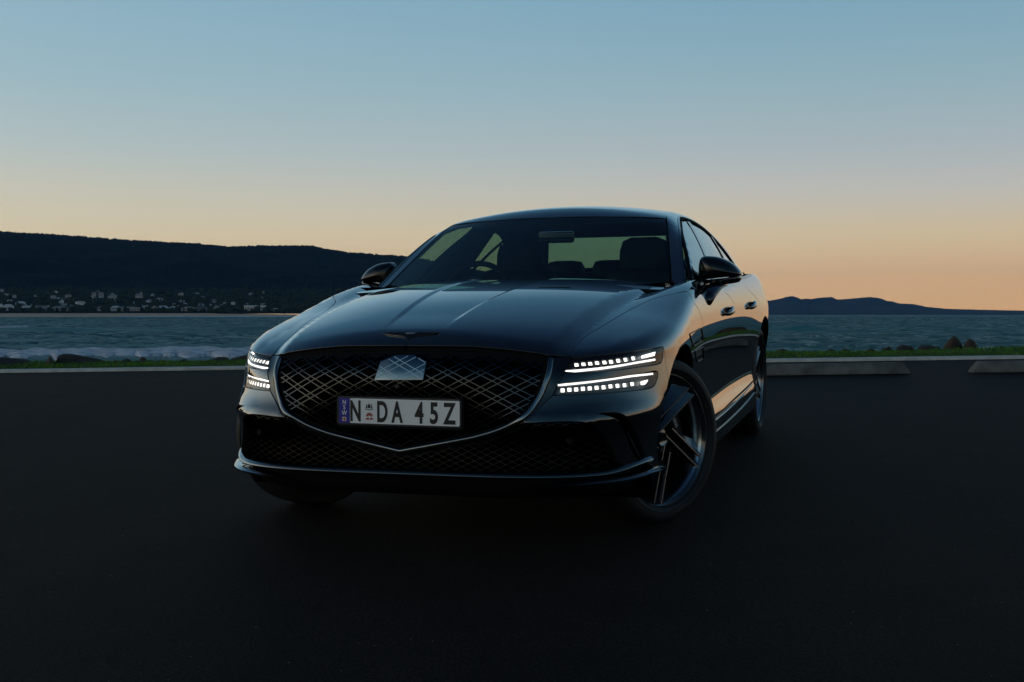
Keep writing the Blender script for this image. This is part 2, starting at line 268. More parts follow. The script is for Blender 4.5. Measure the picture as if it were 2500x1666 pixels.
# outlines of the panels in surface coordinates
DATA = {"hood":[[[-0.0076,-0.7935],[0.1568,-0.7905],[0.2884,-0.7807],[0.3566,-0.7752],[0.4775,-0.758],[0.5395,-0.7449],[0.5673,-0.7399]],[[0.5673,-0.7399],[0.6398,-0.6863]],[[0.6398,-0.6863],[0.6421,-0.6341],[0.6498,-0.5513],[0.6617,-0.4685],[0.6841,-0.3687],[0.7072,-0.2286],[0.7417,0.0187],[0.7959,0.2065],[0.8682,0.3264],[0.9035,0.413]],[[0.9035,0.413],[0.897,0.6],[0.875,0.8]],[[0.875,0.8],[0.78,0.8],[0.6,0.7],[0.3,0.635],[0.0,0.62]]],
 "fender":[[[-0.6863,0.4581],[-0.6341,0.4784],[-0.5513,0.4915],[-0.4685,0.4943],[-0.3687,0.4863],[-0.2286,0.4826],[0.0187,0.4784],[0.2065,0.457],[0.3264,0.4207],[0.413,0.4034]],[[0.413,0.4034],[0.3969,0.3959]],[[0.3969,0.3959],[0.3605,0.3621],[0.436,0.337],[0.4957,0.3029],[0.5231,0.2642],[0.5351,0.2313],[0.5851,0.1639],[0.585,0.0],[0.6,-0.1048],[0.6,-0.1593]],[[0.6,-0.1593],[0.3205,-0.2767]],[[0.3205,-0.2767],[0.3368,-0.2367],[0.3467,-0.1927],[0.35,-0.1457],[0.3434,-0.075],[0.3237,-0.0014],[0.2916,0.0654],[0.2481,0.1207],[0.1948,0.1642],[0.1332,0.1968],[0.0652,0.2183],[-0.0068,0.2271],[-0.0789,0.2258],[-0.1488,0.215],[-0.2143,0.1944],[-0.2732,0.163],[-0.3238,0.1209]],[[-0.3238,0.1209],[-0.3318,0.2492]],[[-0.3318,0.2492],[-0.4179,0.2598],[-0.4912,0.2767],[-0.5811,0.3104],[-0.6438,0.3622],[-0.6908,0.4405]],[[-0.6908,0.4405],[-0.6863,0.4581]]],
 "door_front":[[[0.395,1.012],[0.3969,0.9661]],[[0.3969,0.9661],[0.3605,0.929],[0.436,0.8949],[0.4957,0.8472],[0.5231,0.7942],[0.5351,0.7512],[0.5851,0.6686],[0.585,0.5],[0.6,0.4],[0.6,0.345]],[[0.6,0.345],[1.0,0.337],[1.72,0.355]],[[1.72,0.355],[1.73,0.44],[1.72,0.6],[1.7359,0.6999],[1.697,0.7801],[1.6653,0.8203],[1.6368,0.8783],[1.5155,0.9287],[1.3897,0.9605],[1.4142,0.9883],[1.4,1.024]],[[1.4,1.024],[1.06,1.018],[0.75,1.014],[0.395,1.012]]],
 "door_rear":[[[1.4,1.024],[1.4142,0.9883],[1.3897,0.9605],[1.5155,0.9287],[1.6368,0.8783],[1.6653,0.8203],[1.697,0.7801],[1.7359,0.6999],[1.72,0.6],[1.73,0.44],[1.72,0.355]],[[1.72,0.355],[2.2,0.37],[2.49,0.385]],[[2.49,0.385],[2.5025,0.2766],[2.4952,0.3421],[2.4984,0.408],[2.512,0.4725],[2.5356,0.534],[2.5687,0.5911],[2.6104,0.6421],[2.6596,0.6859],[2.72,0.722]],[[2.72,0.722],[2.715,0.8],[2.69,0.86],[2.6,0.9],[2.4,0.945],[2.3,0.975],[2.22,1.03]],[[2.22,1.03],[1.9,1.029],[1.4,1.024]]],
 "quarter":[[[2.22,1.03],[2.3,0.975],[2.4,0.945],[2.6,0.9],[2.69,0.86],[2.715,0.8],[2.72,0.722]],[[2.72,0.722],[2.7152,0.7214],[2.7763,0.7479],[2.8408,0.7642],[2.9071,0.77],[2.9735,0.7651],[3.0382,0.7497],[3.0997,0.7241],[3.1563,0.689],[3.2065,0.6454],[3.2491,0.5942],[3.283,0.5369],[3.3073,0.4749],[3.3214,0.4099],[3.3248,0.3434],[3.3176,0.2772],[3.3,0.2131]],[[3.3,0.2131],[3.5,0.3],[3.78,0.36]],[[3.78,0.36],[3.8,0.7],[3.8,1.0]],[[3.8,1.0],[3.4,1.045],[2.9,1.05],[2.22,1.03]]],
 "lamp_upper":[[[0.7075,0.7413],[0.7897,0.7457],[0.8758,0.7515],[0.9752,0.7581],[1.048,0.7603],[1.1197,0.7648]],[[1.1197,0.7648],[1.124,0.7571],[1.1117,0.7167],[1.0955,0.6998]],[[1.0955,0.6998],[1.0703,0.6952],[0.957,0.6929],[0.8517,0.6883],[0.7639,0.6868],[0.7063,0.6868],[0.6618,0.6919]],[[0.6618,0.6919],[0.7075,0.7413]]],
 "lamp_lower":[[[0.6298,0.6452],[0.68,0.6504],[0.7395,0.653],[0.8248,0.6585],[0.9254,0.6659],[1.046,0.671]],[[1.046,0.671],[1.0647,0.6662],[1.0657,0.6563],[1.0502,0.6306],[1.0289,0.6125]],[[1.0289,0.6125],[1.0045,0.6066],[0.9143,0.6042],[0.8159,0.6047],[0.6935,0.604],[0.6063,0.604]],[[0.6063,0.604],[0.6298,0.6452]]],
 "bumper":[[[1.1197,0.7648],[1.124,0.7571],[1.1117,0.7167],[1.0955,0.6998]],[[1.0955,0.6998],[1.0703,0.6952],[0.957,0.6929],[0.8517,0.6883],[0.7639,0.6868],[0.7063,0.6868],[0.6618,0.6919]],[[0.6618,0.6919],[0.6298,0.6452]],[[0.6298,0.6452],[0.68,0.6504],[0.7395,0.653],[0.8248,0.6585],[0.9254,0.6659],[1.046,0.671]],[[1.046,0.671],[1.0647,0.6662],[1.0657,0.6563],[1.0502,0.6306],[1.0289,0.6125]],[[1.0289,0.6125],[1.0045,0.6066],[0.9143,0.6042],[0.8159,0.6047],[0.6935,0.604],[0.6063,0.604]],[[0.6063,0.604],[0.55,0.5541],[0.4981,0.5052]],[[0.4981,0.5052],[0.5272,0.5057],[0.6061,0.509],[0.6643,0.5069],[0.6989,0.5005],[0.7281,0.4844],[0.7546,0.4598],[0.7825,0.4255],[0.8064,0.3839],[0.8198,0.3417]],[[0.8198,0.3417],[0.8615,0.3223],[0.9183,0.3159]],[[0.9183,0.3159],[0.9835,0.3108],[1.0654,0.2549]],[[1.0654,0.2549],[1.0559,0.309],[1.0529,0.3641],[1.0555,0.4196],[1.0666,0.4747],[1.0849,0.5279],[1.1087,0.578],[1.1389,0.6238],[1.1389,0.6238]],[[1.1389,0.6238],[1.1285,0.7634]],[[1.1285,0.7634],[1.1197,0.7648]]],
 "slot":[[[0.7337,0.536],[0.7745,0.5348],[0.8182,0.532],[0.8504,0.5146],[0.8914,0.4699],[0.9261,0.4221],[0.9566,0.3666],[0.9755,0.317]],[[0.9755,0.317],[0.9209,0.3219]],[[0.9209,0.3219],[0.8922,0.3657],[0.8623,0.4298],[0.8252,0.4837],[0.8098,0.5044],[0.7747,0.5213],[0.7337,0.536]]],
 "slot_chrome":[[[0.8821,0.4435],[0.9191,0.3877],[0.9575,0.3278]]],
 "bezel":[[[0.6181,0.7429],[0.7046,0.7473]],[[0.7046,0.7473],[0.7075,0.7413]],[[0.7075,0.7413],[0.6618,0.6919]],[[0.6618,0.6919],[0.6298,0.6452]],[[0.6298,0.6452],[0.6063,0.604]],[[0.6063,0.604],[0.55,0.5541],[0.4981,0.5052]],[[0.4981,0.5052],[0.4996,0.5335]],[[0.4996,0.5335],[0.5389,0.5786],[0.5677,0.6246],[0.5967,0.694],[0.6181,0.7429]]],
 "gframe":[[[0.5729,0.7429],[0.5744,0.694],[0.5565,0.6246],[0.5329,0.5786],[0.4981,0.5335],[0.4204,0.489],[0.317,0.4547],[0.2111,0.4323],[0.0044,0.3911]]],
 "gtop":[[[-0.0036,0.7806],[0.1941,0.7787],[0.3391,0.7729],[0.4798,0.7595],[0.554,0.7479],[0.5729,0.7429]]],
 "open_top":[[[0.5021,0.5052],[0.5383,0.5057],[0.6276,0.509],[0.691,0.5069],[0.7264,0.5005],[0.7521,0.4844],[0.769,0.4598],[0.7875,0.4255],[0.806,0.3839],[0.8172,0.3417]]],
 "intake_bot":[[[0.8172,0.3417],[0.784,0.3265],[0.7053,0.3233],[0.5327,0.3188],[0.2953,0.3095],[0.0016,0.3089]]],
 "vent":[[[0.1093,0.7914],[0.4694,0.8024]],[[0.4694,0.8024],[0.5107,0.7409]],[[0.5107,0.7409],[0.2181,0.7312]],[[0.2181,0.7312],[0.1478,0.7606],[0.1093,0.7914]]],
 "vent_low":[[[0.2475,0.7074],[0.5214,0.7095]],[[0.5214,0.7095],[0.5776,0.6535]],[[0.5776,0.6535],[0.3849,0.6497]],[[0.3849,0.6497],[0.3033,0.6778],[0.2475,0.7074]]],
 "modU":[[0.7148,0.7222],[0.7399,0.7239],[0.7645,0.7247],[0.7905,0.7262],[0.8175,0.7268],[0.8438,0.7272],[0.8747,0.729],[0.9081,0.73],[0.9465,0.7317]],
 "modL":[[0.6453,0.6241],[0.6693,0.6256],[0.6934,0.6258],[0.7181,0.6272],[0.7433,0.6276],[0.7696,0.6283],[0.7971,0.6283],[0.8258,0.6299],[0.8561,0.6299],[0.8882,0.6297],[0.9257,0.6311]],
 "outU":[[[0.9965,0.7377],[1.0778,0.745]],[[1.0778,0.745],[1.0693,0.7311]],[[1.0693,0.7311],[0.9942,0.7269]],[[0.9942,0.7269],[0.9965,0.7377]]],
 "outL":[[[0.9764,0.636],[1.0103,0.6389]],[[1.0103,0.6389],[1.0008,0.6305],[0.9881,0.6244]],[[0.9881,0.6244],[0.9751,0.624]],[[0.9751,0.624],[0.9764,0.636]]],
 "barU":[[0.666,0.6967],[0.709,0.6979],[0.7683,0.7008],[0.8541,0.705],[0.96,0.7111],[1.0701,0.715]],
 "barL":[[0.6306,0.6437],[0.6794,0.6462],[0.7389,0.6494],[0.8248,0.6552],[0.9248,0.6605],[1.0449,0.6604]]}
ENV = {"rocks":[[-0.73403,-0.69043,0.324,17.6,"slab",0.45],[-0.68926,-0.67841,0.348,17.2,"spike",0.6],[-0.67811,-0.63986,0.365,17.4,"long",0.15],[-0.64168,-0.62678,0.287,17.3,"low",0.5],[-0.63197,-0.61913,0.294,17.6,"low",0.5],[-0.6176,-0.61052,0.313,17.4,"low",0.5],[-0.61237,-0.58972,0.275,17.3,"low",0.5],[-0.59191,-0.57373,0.28,17.5,"low",0.5],[-0.57562,-0.5471,0.293,17.8,"low",0.7],[-0.55188,-0.52143,0.317,18.0,"low",0.6],[-0.52626,-0.49548,0.305,18,"low",0.5],[-0.10716,-0.08988,0.368,19.0,"low",0.4],[-0.0886,-0.07526,0.343,19.0,"low",0.3],[-0.07684,-0.0683,0.341,19.3,"low",0.6],[-0.07115,-0.05761,0.369,19.2,"low",0.6],[-0.04697,-0.03577,0.356,19.2,"low",0.4],[-0.06012,-0.04385,0.382,19.2,"low",0.5],[-0.03826,-0.0265,0.384,19.4,"low",0.5],[-0.02835,-0.01208,0.41,19.4,"low",0.6],[-0.01452,0.00464,0.431,19.6,"low",0.3],[0.00222,0.02325,0.427,19.5,"slab",0.4],[0.01907,0.03632,0.57,19.8,"big",0.6],[0.03395,0.04984,0.543,19.6,"bigR",0.4],[0.05218,0.06033,0.372,19.6,"low",0.5],[0.0583,0.06727,0.422,19.7,"low",0.5],[0.06525,0.07704,0.416,19.7,"low",0.5],[0.07418,0.09578,0.389,19.7,"low",0.5]],
 "houses":[[-0.71607,2260,8.59,9.29,10.63,"w",1],[-0.71104,2260,18.99,8.84,9.5,"w",0],[-0.69825,2260,22.16,7.93,8.14,"w",0],[-0.68732,2260,27.13,7.48,8.59,"g",0],[-0.67411,2260,29.85,7.48,8.14,"g",0],[-0.65721,2260,6.78,6.58,4.07,"w",0],[-0.64496,2260,10.85,8.84,6.33,"g",0],[-0.6336,2260,15.83,8.84,7.24,"b",0],[-0.62303,2260,41.38,6.58,7.69,"c",2],[-0.6111,2260,15.83,7.93,8.59,"b",0],[-0.60476,2260,11.76,7.03,9.5,"c",1],[-0.59821,2260,20.35,7.48,9.04,"b",0],[-0.59005,2260,17.64,7.48,7.69,"b",0],[-0.57869,2260,24.87,7.03,7.69,"c",0],[-0.56848,2260,22.61,7.03,9.04,"d",0],[-0.5568,2260,12.66,7.93,8.59,"g",0],[-0.53156,2260,19.22,7.48,9.95,"w",3],[-0.5228,2260,20.35,7.48,9.95,"w",3],[-0.51126,2260,15.83,7.03,4.97,"w",0],[-0.50383,2260,12.66,6.58,5.43,"w",0],[-0.70247,2480,17.87,19.04,6.77,"w",0],[-0.71019,2500,9.61,25.19,3.41,"w",0],[-0.67903,2650,9.55,36.99,2.96,"g",0],[-0.66838,2650,13.05,38.85,2.63,"g",0],[-0.67288,2520,6.66,25.89,3.44,"w",0],[-0.65961,2440,16.99,22.17,3.63,"w",0],[-0.70677,2640,6.97,37.65,2.46,"g",0],[-0.71539,2850,6.5,53.12,2.83,"g",0],[-0.64958,2700,8.91,42.53,5.53,"g",0],[-0.64433,2700,10.05,39.56,8.04,"g",0],[-0.63487,2650,11.45,37.26,4.93,"g",0],[-0.61609,2660,15.17,38.99,5.61,"g",0],[-0.60844,2560,11.07,25.78,5.4,"g",0],[-0.60052,2560,12.29,30.9,3.18,"b",0],[-0.58959,2480,6.55,20.03,2.92,"g",0],[-0.58158,2460,10.63,19.39,3.66,"b",0],[-0.55055,2480,7.74,23.51,1.85,"g",0],[-0.54419,2480,8.64,23.51,2.31,"w",0],[-0.53371,2480,6.85,21.52,1.85,"g",0],[-0.52146,2480,15.19,21.03,2.15,"g",0],[-0.69202,2470,6.23,19.96,3.37,"g",0],[-0.68602,2420,5.81,14.0,3.0,"g",0],[-0.62362,2520,6.05,23.37,3.13,"g",0]],
 "ridge":[[-0.94507,315.7],[-0.79957,294.5],[-0.71701,282.4],[-0.68809,277.8],[-0.64349,267.3],[-0.59751,255.1],[-0.56616,246.1],[-0.5471,240.0],[-0.52143,247.6],[-0.48242,249.1],[-0.4693,237.0],[-0.44621,221.8],[-0.42631,206.7],[-0.40633,208.2],[-0.38292,191.6],[-0.36281,176.4],[-0.30231,118.9],[-0.23526,58.4],[-0.18543,10.0],[-0.15583,-0.0]],
 "mount":[[-0.23526,65.5],[-0.16896,105.8],[-0.12976,130.0],[-0.11747,136.1],[-0.11038,134.1],[-0.10235,152.2],[-0.09754,168.4],[-0.09275,177.3],[-0.08892,162.3],[-0.08637,146.2],[-0.0816,152.2],[-0.07843,146.2],[-0.07463,156.3],[-0.07051,162.3],[-0.06263,166.4],[-0.06075,158.3],[-0.05855,142.1],[-0.04853,149.4],[-0.04074,158.3],[-0.03299,164.7],[-0.02835,158.3],[-0.02527,152.2],[-0.02065,128.0],[-0.01605,122.0],[-0.01238,105.8],[-0.00842,101.8],[-0.00081,97.7],[0.00373,85.6],[0.00886,71.5],[0.02325,53.4],[0.04984,43.3],[0.07876,35.2],[0.16132,21.1],[0.26123,4.9]],
 "az":{"-100":-0.74524,"0":-0.71701,"70":-0.69684,"560":-0.5471,"640":-0.52143,"700":-0.50199,"1250":-0.31913,"1860":-0.11682,"2140":-0.02835,"2500":0.07876}}
# ------------------------------------------------------------------ builders
def link(name, verts, faces, mats, parent=None, smooth=True, fmat=None, nrm=None):
    me=bpy.data.meshes.new(name); me.from_pydata([tuple(map(float,v)) for v in verts],[],[tuple(f) for f in faces])
    for m in (mats if isinstance(mats,(list,tuple)) else [mats]): me.materials.append(m)
    if fmat is not None: me.polygons.foreach_set('material_index',list(fmat))
    me.polygons.foreach_set('use_smooth',[smooth]*len(me.polygons))
    me.update()
    if nrm is not None: me.normals_split_custom_set_from_vertices([tuple(map(float,n)) for n in nrm])
    o=bpy.data.objects.new(name,me); COL.objects.link(o)
    if parent is not None: o.parent=parent
    return o
def tag(o,label=None,cat=None,group=None,kind=None):
    if label: o['label']=label
    if cat: o['category']=cat
    if group: o['group']=group
    if kind: o['kind']=kind
    return o
def empty(name,parent=None,loc=(0,0,0)):
    o=bpy.data.objects.new(name,None); COL.objects.link(o); o.location=loc; o.empty_display_size=.2
    if parent is not None: o.parent=parent
    return o
def mirror_copy(o,parent=None,name=None):
    me=o.data; n=len(me.vertices); co=np.zeros(n*3); me.vertices.foreach_get('co',co); co=co.reshape(-1,3)*[-1,1,1]
    faces=[tuple(reversed(p.vertices)) for p in me.polygons]; fm=[p.material_index for p in me.polygons]
    nr=None
    if '_n' in NRM.get(o.name,{}): nr=NRM[o.name]['_n']*[-1,1,1]
    return link(name or o.name.split('.')[0],co,faces,list(me.materials),parent if parent is not None else o.parent,True if nr is not None else me.polygons[0].use_smooth,fm,nr)
NRM={}
def catmull(pts,h):
    p=np.array(pts,float)
    if len(p)==2:
        n=max(2,int(np.ceil(np.linalg.norm(p[1]-p[0])/h))+1); t=np.linspace(0,1,n)[:,None]; return p[0]*(1-t)+p[1]*t
    q=np.vstack([2*p[0]-p[1],p,2*p[-1]-p[-2]]); out=[]
    for i in range(1,len(q)-2):
        p0,p1,p2,p3=q[i-1:i+3]; d=np.linalg.norm(p2-p1); n=max(1,int(np.ceil(d/h)))
        k0=max(np.linalg.norm(p1-p0)**.5,1e-4);k1=max(d**.5,1e-4);k2=max(np.linalg.norm(p3-p2)**.5,1e-4)
        m1=(p1-p0)/k0-(p2-p0)/(k0+k1)+(p2-p1)/k1; m2=(p2-p1)/k1-(p3-p1)/(k1+k2)+(p3-p2)/k2
        m1=m1*k1;m2=m2*k1
        for j in range(n):
            t=j/n; out.append((2*t**3-3*t**2+1)*p1+(t**3-2*t**2+t)*m1+(-2*t**3+3*t**2)*p2+(t**3-t**2)*m2)
    out.append(p[-1]); return np.array(out)
def poly(segs,h=.015):
    out=[]
    for s in segs:
        c=catmull(s,h); out.append(c[:-1])
    c=np.vstack(out)
    keep=[0]
    for i in range(1,len(c)):
        if np.linalg.norm(c[i]-c[keep[-1]])>h*.12: keep.append(i)
    c=c[keep]
    if np.linalg.norm(c[0]-c[-1])<h*.12: c=c[:-1]
    return c
def inside(pt,pg):
    x,y=pt[:,0][:,None],pt[:,1][:,None]; x1,y1=pg[:,0],pg[:,1]; x2,y2=np.roll(x1,-1),np.roll(y1,-1)
    c=((y1>y)!=(y2>y))&(x<(x2-x1)*(y-y1)/(y2-y1+1e-12)+x1)
    return c.sum(1)%2==1
def area(pg): x,y=pg[:,0],pg[:,1]; return .5*np.sum(x*np.roll(y,-1)-np.roll(x,-1)*y)
def inset(pg,d):
    if area(pg)<0: pg=pg[::-1]
    e=np.roll(pg,-1,0)-pg; e/=np.linalg.norm(e,axis=1)[:,None]+1e-12
    n=np.stack([-e[:,1],e[:,0]],1); nn=n+np.roll(n,1,0); nn/=np.maximum(np.linalg.norm(nn,axis=1)[:,None],.35)
    return pg+nn*d*1.0
def segdist(pt,pg):
    a=pg; b=np.roll(pg,-1,0); d=b-a; L2=(d**2).sum(1)+1e-12; best=np.full(len(pt),1e9)
    for i in range(len(a)):
        t=np.clip(((pt-a[i])@d[i])/L2[i],0,1); q=a[i]+t[:,None]*d[i]; best=np.minimum(best,np.linalg.norm(pt-q,axis=1))
    return best
def fnormal(F,P,e=.0012):
    g=np.stack([F(P+np.array(v)*e)-F(P-np.array(v)*e) for v in ((1,0,0),(0,1,0),(0,0,1))],-1)
    return g/(np.linalg.norm(g,axis=1)[:,None]+1e-12)
def surf(F,kind,ab,off=0.):
    O,D,t=par_ray(kind,ab[:,0],ab[:,1]); P,ok=hit(F,O,D,t); n=fnormal(F,P)
    return P+n*off,n
def triangulate(pgs,h,pad=.5,extra=None):
    pg=pgs[0]; lo,hi=pg.min(0),pg.max(0)
    gx=np.arange(lo[0],hi[0]+h,h); gy=np.arange(lo[1],hi[1]+h,h*.87)
    X,Y=np.meshgrid(gx,gy); X[1::2]+=h/2; g=np.stack([X.ravel(),Y.ravel()],1)
    g=g[inside(g,pg)]
    for q in pgs[1:]: g=g[~inside(g,q)]
    for q in pgs: 
        if len(g): g=g[segdist(g,q)>h*pad]
    if extra is not None:
        ex=extra[inside(extra,pg)]; ex=ex[segdist(ex,pg)>.004]
        dm=np.array([np.min(((ex-q)**2).sum(1)) for q in g]); g=np.vstack([g[dm>(h*.45)**2],ex])
    vs=[];es=[]
    for q in pgs:
        b=len(vs); vs+=[Vector(v) for v in q]; es+=[(b+i,b+(i+1)%len(q)) for i in range(len(q))]
    vs+=[Vector(v) for v in g]
    r=delaunay_2d_cdt(vs,es,[],0,1e-7,False)
    V=np.array([v[:] for v in r[0]]); T=np.array([f for f in r[2] if len(f)==3])
    c=V[T].mean(1); m=inside(c,pg)
    for q in pgs[1:]: m&=~inside(c,q)
    return V,T[m]
def panel(name,segs,kind,F,mats,parent,off=0.,h=.028,gap=.002,half=False,holes=(),flange=.016,depth=.010,bh=.012,extra=None):
    pg=poly(segs,bh) if not isinstance(segs,np.ndarray) else segs
    if half:
        m=(pg*[-1,1])[::-1]; pg=np.vstack([pg,m])
        keep=[i for i in range(len(pg)) if np.linalg.norm(pg[i]-pg[i-1])>bh*.1]; pg=pg[keep]
    if area(pg)<0: pg=pg[::-1]
    if gap: pg=inset(pg,gap)
    hs=[q if area(q)>0 else q[::-1] for q in holes]
    V,T=triangulate([pg]+hs,h,extra=extra)
    P,n=surf(F,kind,V,off)
    # orientation
    tri=P[T]; fn=np.cross(tri[:,1]-tri[:,0],tri[:,2]-tri[:,0]); s=(fn*n[T].mean(1)).sum(1)
    T=np.where((s<0)[:,None],T[:,::-1],T)
    verts=list(P); nrm=list(n); faces=[tuple(t) for t in T]; fm=[0]*len(faces)
    if flange is not None:
        for q,sgn in [(pg,1)]+[(x,-1) for x in hs]:
            B,bn=surf(F,kind,q,off); k=len(q)
            tg=np.roll(B,-1,0)-np.roll(B,1,0); tg/=np.linalg.norm(tg,axis=1)[:,None]+1e-12
            out=np.cross(tg,bn); out/=np.linalg.norm(out,axis=1)[:,None]+1e-12
            ref=surf(F,kind,inset(q,.004),off)[0]
            if ((B-ref)*out).sum()<0: out=-out
            out*=sgn
            b0=len(verts)
            rings=[(B,bn),(B+out*.0012-bn*.0012,(bn+out)/1.414),(B+out*.0014-bn*depth,out),(B+out*flange-bn*(depth+.004),bn)]
            for r,rn in rings: verts+=list(r); nrm+=list(rn)
            for j in range(3):
                for i in range(k):
                    i2=(i+1)%k; f=(b0+j*k+i,b0+j*k+i2,b0+(j+1)*k+i2,b0+(j+1)*k+i)
                    v=np.array([verts[x] for x in f]); fnn=np.cross(v[1]-v[0],v[2]-v[0]); rf=nrm[f[2]] if j!=1 else nrm[f[2]]
                    if np.dot(fnn,(nrm[f[0]]+nrm[f[2]]))<0: f=f[::-1]
                    faces.append(f); fm.append(0 if j<1 else 1)
    ml=mats if isinstance(mats,(list,tuple)) else [mats,M['matte']]
    o=link(name,verts,faces,ml,parent,True,fm,nrm); NRM[o.name]={'_n':np.array(nrm)}
    return o
def both(o,parent=None): return o,mirror_copy(o,parent)
def sweep(name,path,prof,mats,parent=None,up=None,closed=False,smooth=False,scale=None,caps=True):
    """prof: (u,v) points; u along side (path x up), v along up. up: array of up-vectors per path point"""
    path=np.array(path,float); n=len(path); tg=np.gradient(path,axis=0)
    if closed: tg=np.roll(path,-1,0)-np.roll(path,1,0)
    tg/=np.linalg.norm(tg,axis=1)[:,None]+1e-12
    U=np.array(up,float) if up is not None else np.tile([0,0,1.],(n,1))
    if U.ndim==1: U=np.tile(U,(n,1))
    s=np.cross(tg,U); s/=np.linalg.norm(s,axis=1)[:,None]+1e-12; U=np.cross(s,tg)
    k=len(prof); verts=[]
    for i in range(n):
        sc=1 if scale is None else scale[i]
        for (a,b) in prof: verts.append(path[i]+s[i]*a*sc+U[i]*b*sc)
    faces=[]
    for i in range(n if closed else n-1):
        for j in range(k): faces.append((i*k+j,i*k+(j+1)%k,((i+1)%n)*k+(j+1)%k,((i+1)%n)*k+j))
    if caps and not closed: faces+= [tuple(range(k))[::-1],tuple((n-1)*k+j for j in range(k))]
    o=link(name,verts,faces,mats,parent,smooth); fixn(o); return o
def fixn(o):
    bm=bmesh.new(); bm.from_mesh(o.data); bmesh.ops.recalc_face_normals(bm,faces=bm.faces); bm.to_mesh(o.data); bm.free()
def box_geo(c,s,bev=0):
    x,y,z=c; a,b,d=[q/2 for q in s]
    v=[(x+i*a,y+j*b,z+k*d) for i in(-1,1) for j in(-1,1) for k in(-1,1)]
    f=[(0,1,3,2),(4,6,7,5),(0,4,5,1),(2,3,7,6),(0,2,6,4),(1,5,7,3)]
    return v,f
def box(name,c,s,m,parent=None,bev=0.,seg=2):
    v,f=box_geo(c,s); o=link(name,v,f,m,parent,bev>0)
    if bev: bevel(o,bev,seg)
    return o
def bevel(o,w,seg=2,ang=30):
    bm=bmesh.new(); bm.from_mesh(o.data); bmesh.ops.recalc_face_normals(bm,faces=bm.faces)
    ed=[e for e in bm.edges if len(e.link_faces)==2 and e.calc_face_angle(0)>math.radians(ang)]
    bmesh.ops.bevel(bm,geom=ed,offset=w,segments=seg,affect='EDGES',profile=.5,clamp_overlap=True)
    for f in bm.faces: f.smooth=True
    bm.to_mesh(o.data); bm.free()
    try: o.data.set_sharp_from_angle(angle=math.radians(40))
    except Exception: pass
def lathe(name,prof,m,parent=None,seg=64,axis='X',fm=None,smooth=True,arc=(0,2*math.pi)):
    """prof: (along axis, radius)"""
    full=abs(arc[1]-arc[0]-2*math.pi)<1e-6; n=seg if full else seg+1; k=len(prof); v=[]
    for i in range(n):
        a=arc[0]+(arc[1]-arc[0])*i/seg
        for (x,r) in prof: v.append((x,r*math.cos(a),r*math.sin(a)) if axis=='X' else (r*math.cos(a),r*math.sin(a),x))
    f=[];fmm=[]
    for i in range(seg):
        i2=(i+1)%n
        for j in range(k-1): f.append((i*k+j,i2*k+j,i2*k+j+1,i*k+j+1)); fmm.append(fm[j] if fm else 0)
    o=link(name,v,f,m,parent,smooth,fmm)
    bm=bmesh.new(); bm.from_mesh(o.data); bmesh.ops.remove_doubles(bm,verts=bm.verts,dist=1e-5); bmesh.ops.recalc_face_normals(bm,faces=bm.faces); bm.to_mesh(o.data); bm.free()
    try: o.data.set_sharp_from_angle(angle=math.radians(38))
    except Exception: pass
    return o
def pillow(name,outline,center,depth,fn,m,parent,rings=12,pw=2.4,d2=None):
    """outline (u,w) polygon inflated along fn(u,w,d)->point"""
    b=np.array(outline); c=np.array(center); n=len(b); v=[];f=[]
    for r in range(rings+1):
        s=math.sin(r/rings*math.pi/2)
        dd=depth*(max(0,1-s**pw))**.5
        for i in range(n):
            q=c+(b[i]-c)*s; v.append(fn(q[0],q[1],dd))
    for r in range(rings):
        for i in range(n):
            f.append((r*n+i,r*n+(i+1)%n,(r+1)*n+(i+1)%n,(r+1)*n+i))
    if d2 is not None:
        base=len(v)
        for i in range(n): q=b[i]; v.append(fn(q[0],q[1],-d2))
        for i in range(n): f.append((rings*n+i,rings*n+(i+1)%n,base+(i+1)%n,base+i))
        f.append(tuple(base+i for i in range(n)))
    o=link(name,v,f,m,parent,True)
    bm=bmesh.new(); bm.from_mesh(o.data); bmesh.ops.remove_doubles(bm,verts=bm.verts,dist=1e-5); bmesh.ops.recalc_face_normals(bm,faces=bm.faces); bm.to_mesh(o.data); bm.free()
    try: o.data.set_sharp_from_angle(angle=math.radians(50))
    except Exception: pass
    return o
def text(name,s,size,m,parent,mw,ext=.0006,sx=1.,space=1.):
    cu=bpy.data.curves.new(name,'FONT'); cu.body=s; cu.size=size; cu.extrude=ext; cu.align_x='CENTER'; cu.align_y='CENTER'; cu.space_character=space; cu.resolution_u=3
    t=bpy.data.objects.new('tmp',cu); COL.objects.link(t); dg=bpy.context.evaluated_depsgraph_get(); dg.update()
    me=bpy.data.meshes.new_from_object(t.evaluated_get(dg)); bpy.data.objects.remove(t)
    me.name=name; me.transform(Matrix(mw)@Matrix.Diagonal((sx,1,1,1))); me.materials.clear(); me.materials.append(m)
    o=bpy.data.objects.new(name,me); COL.objects.link(o); o.parent=parent; return o
def strip(name,kind,F,ab,width,m,parent,off0=-.004,off1=.004,h=.02,scale=None,round_=False):
    """a thin bar following the surface along param path ab"""
    q=catmull(ab,h); P,n=surf(F,kind,q,(off0+off1)/2); w=width/2; d=(off1-off0)/2
    pr=[(-w,-d),(w,-d),(w,d),(-w,d)] if not round_ else [(w*math.cos(a),d*math.sin(a)) for a in np.linspace(0,2*math.pi,9)[:-1]]
    return sweep(name,P,pr,m,parent,up=n,smooth=round_,scale=scale)
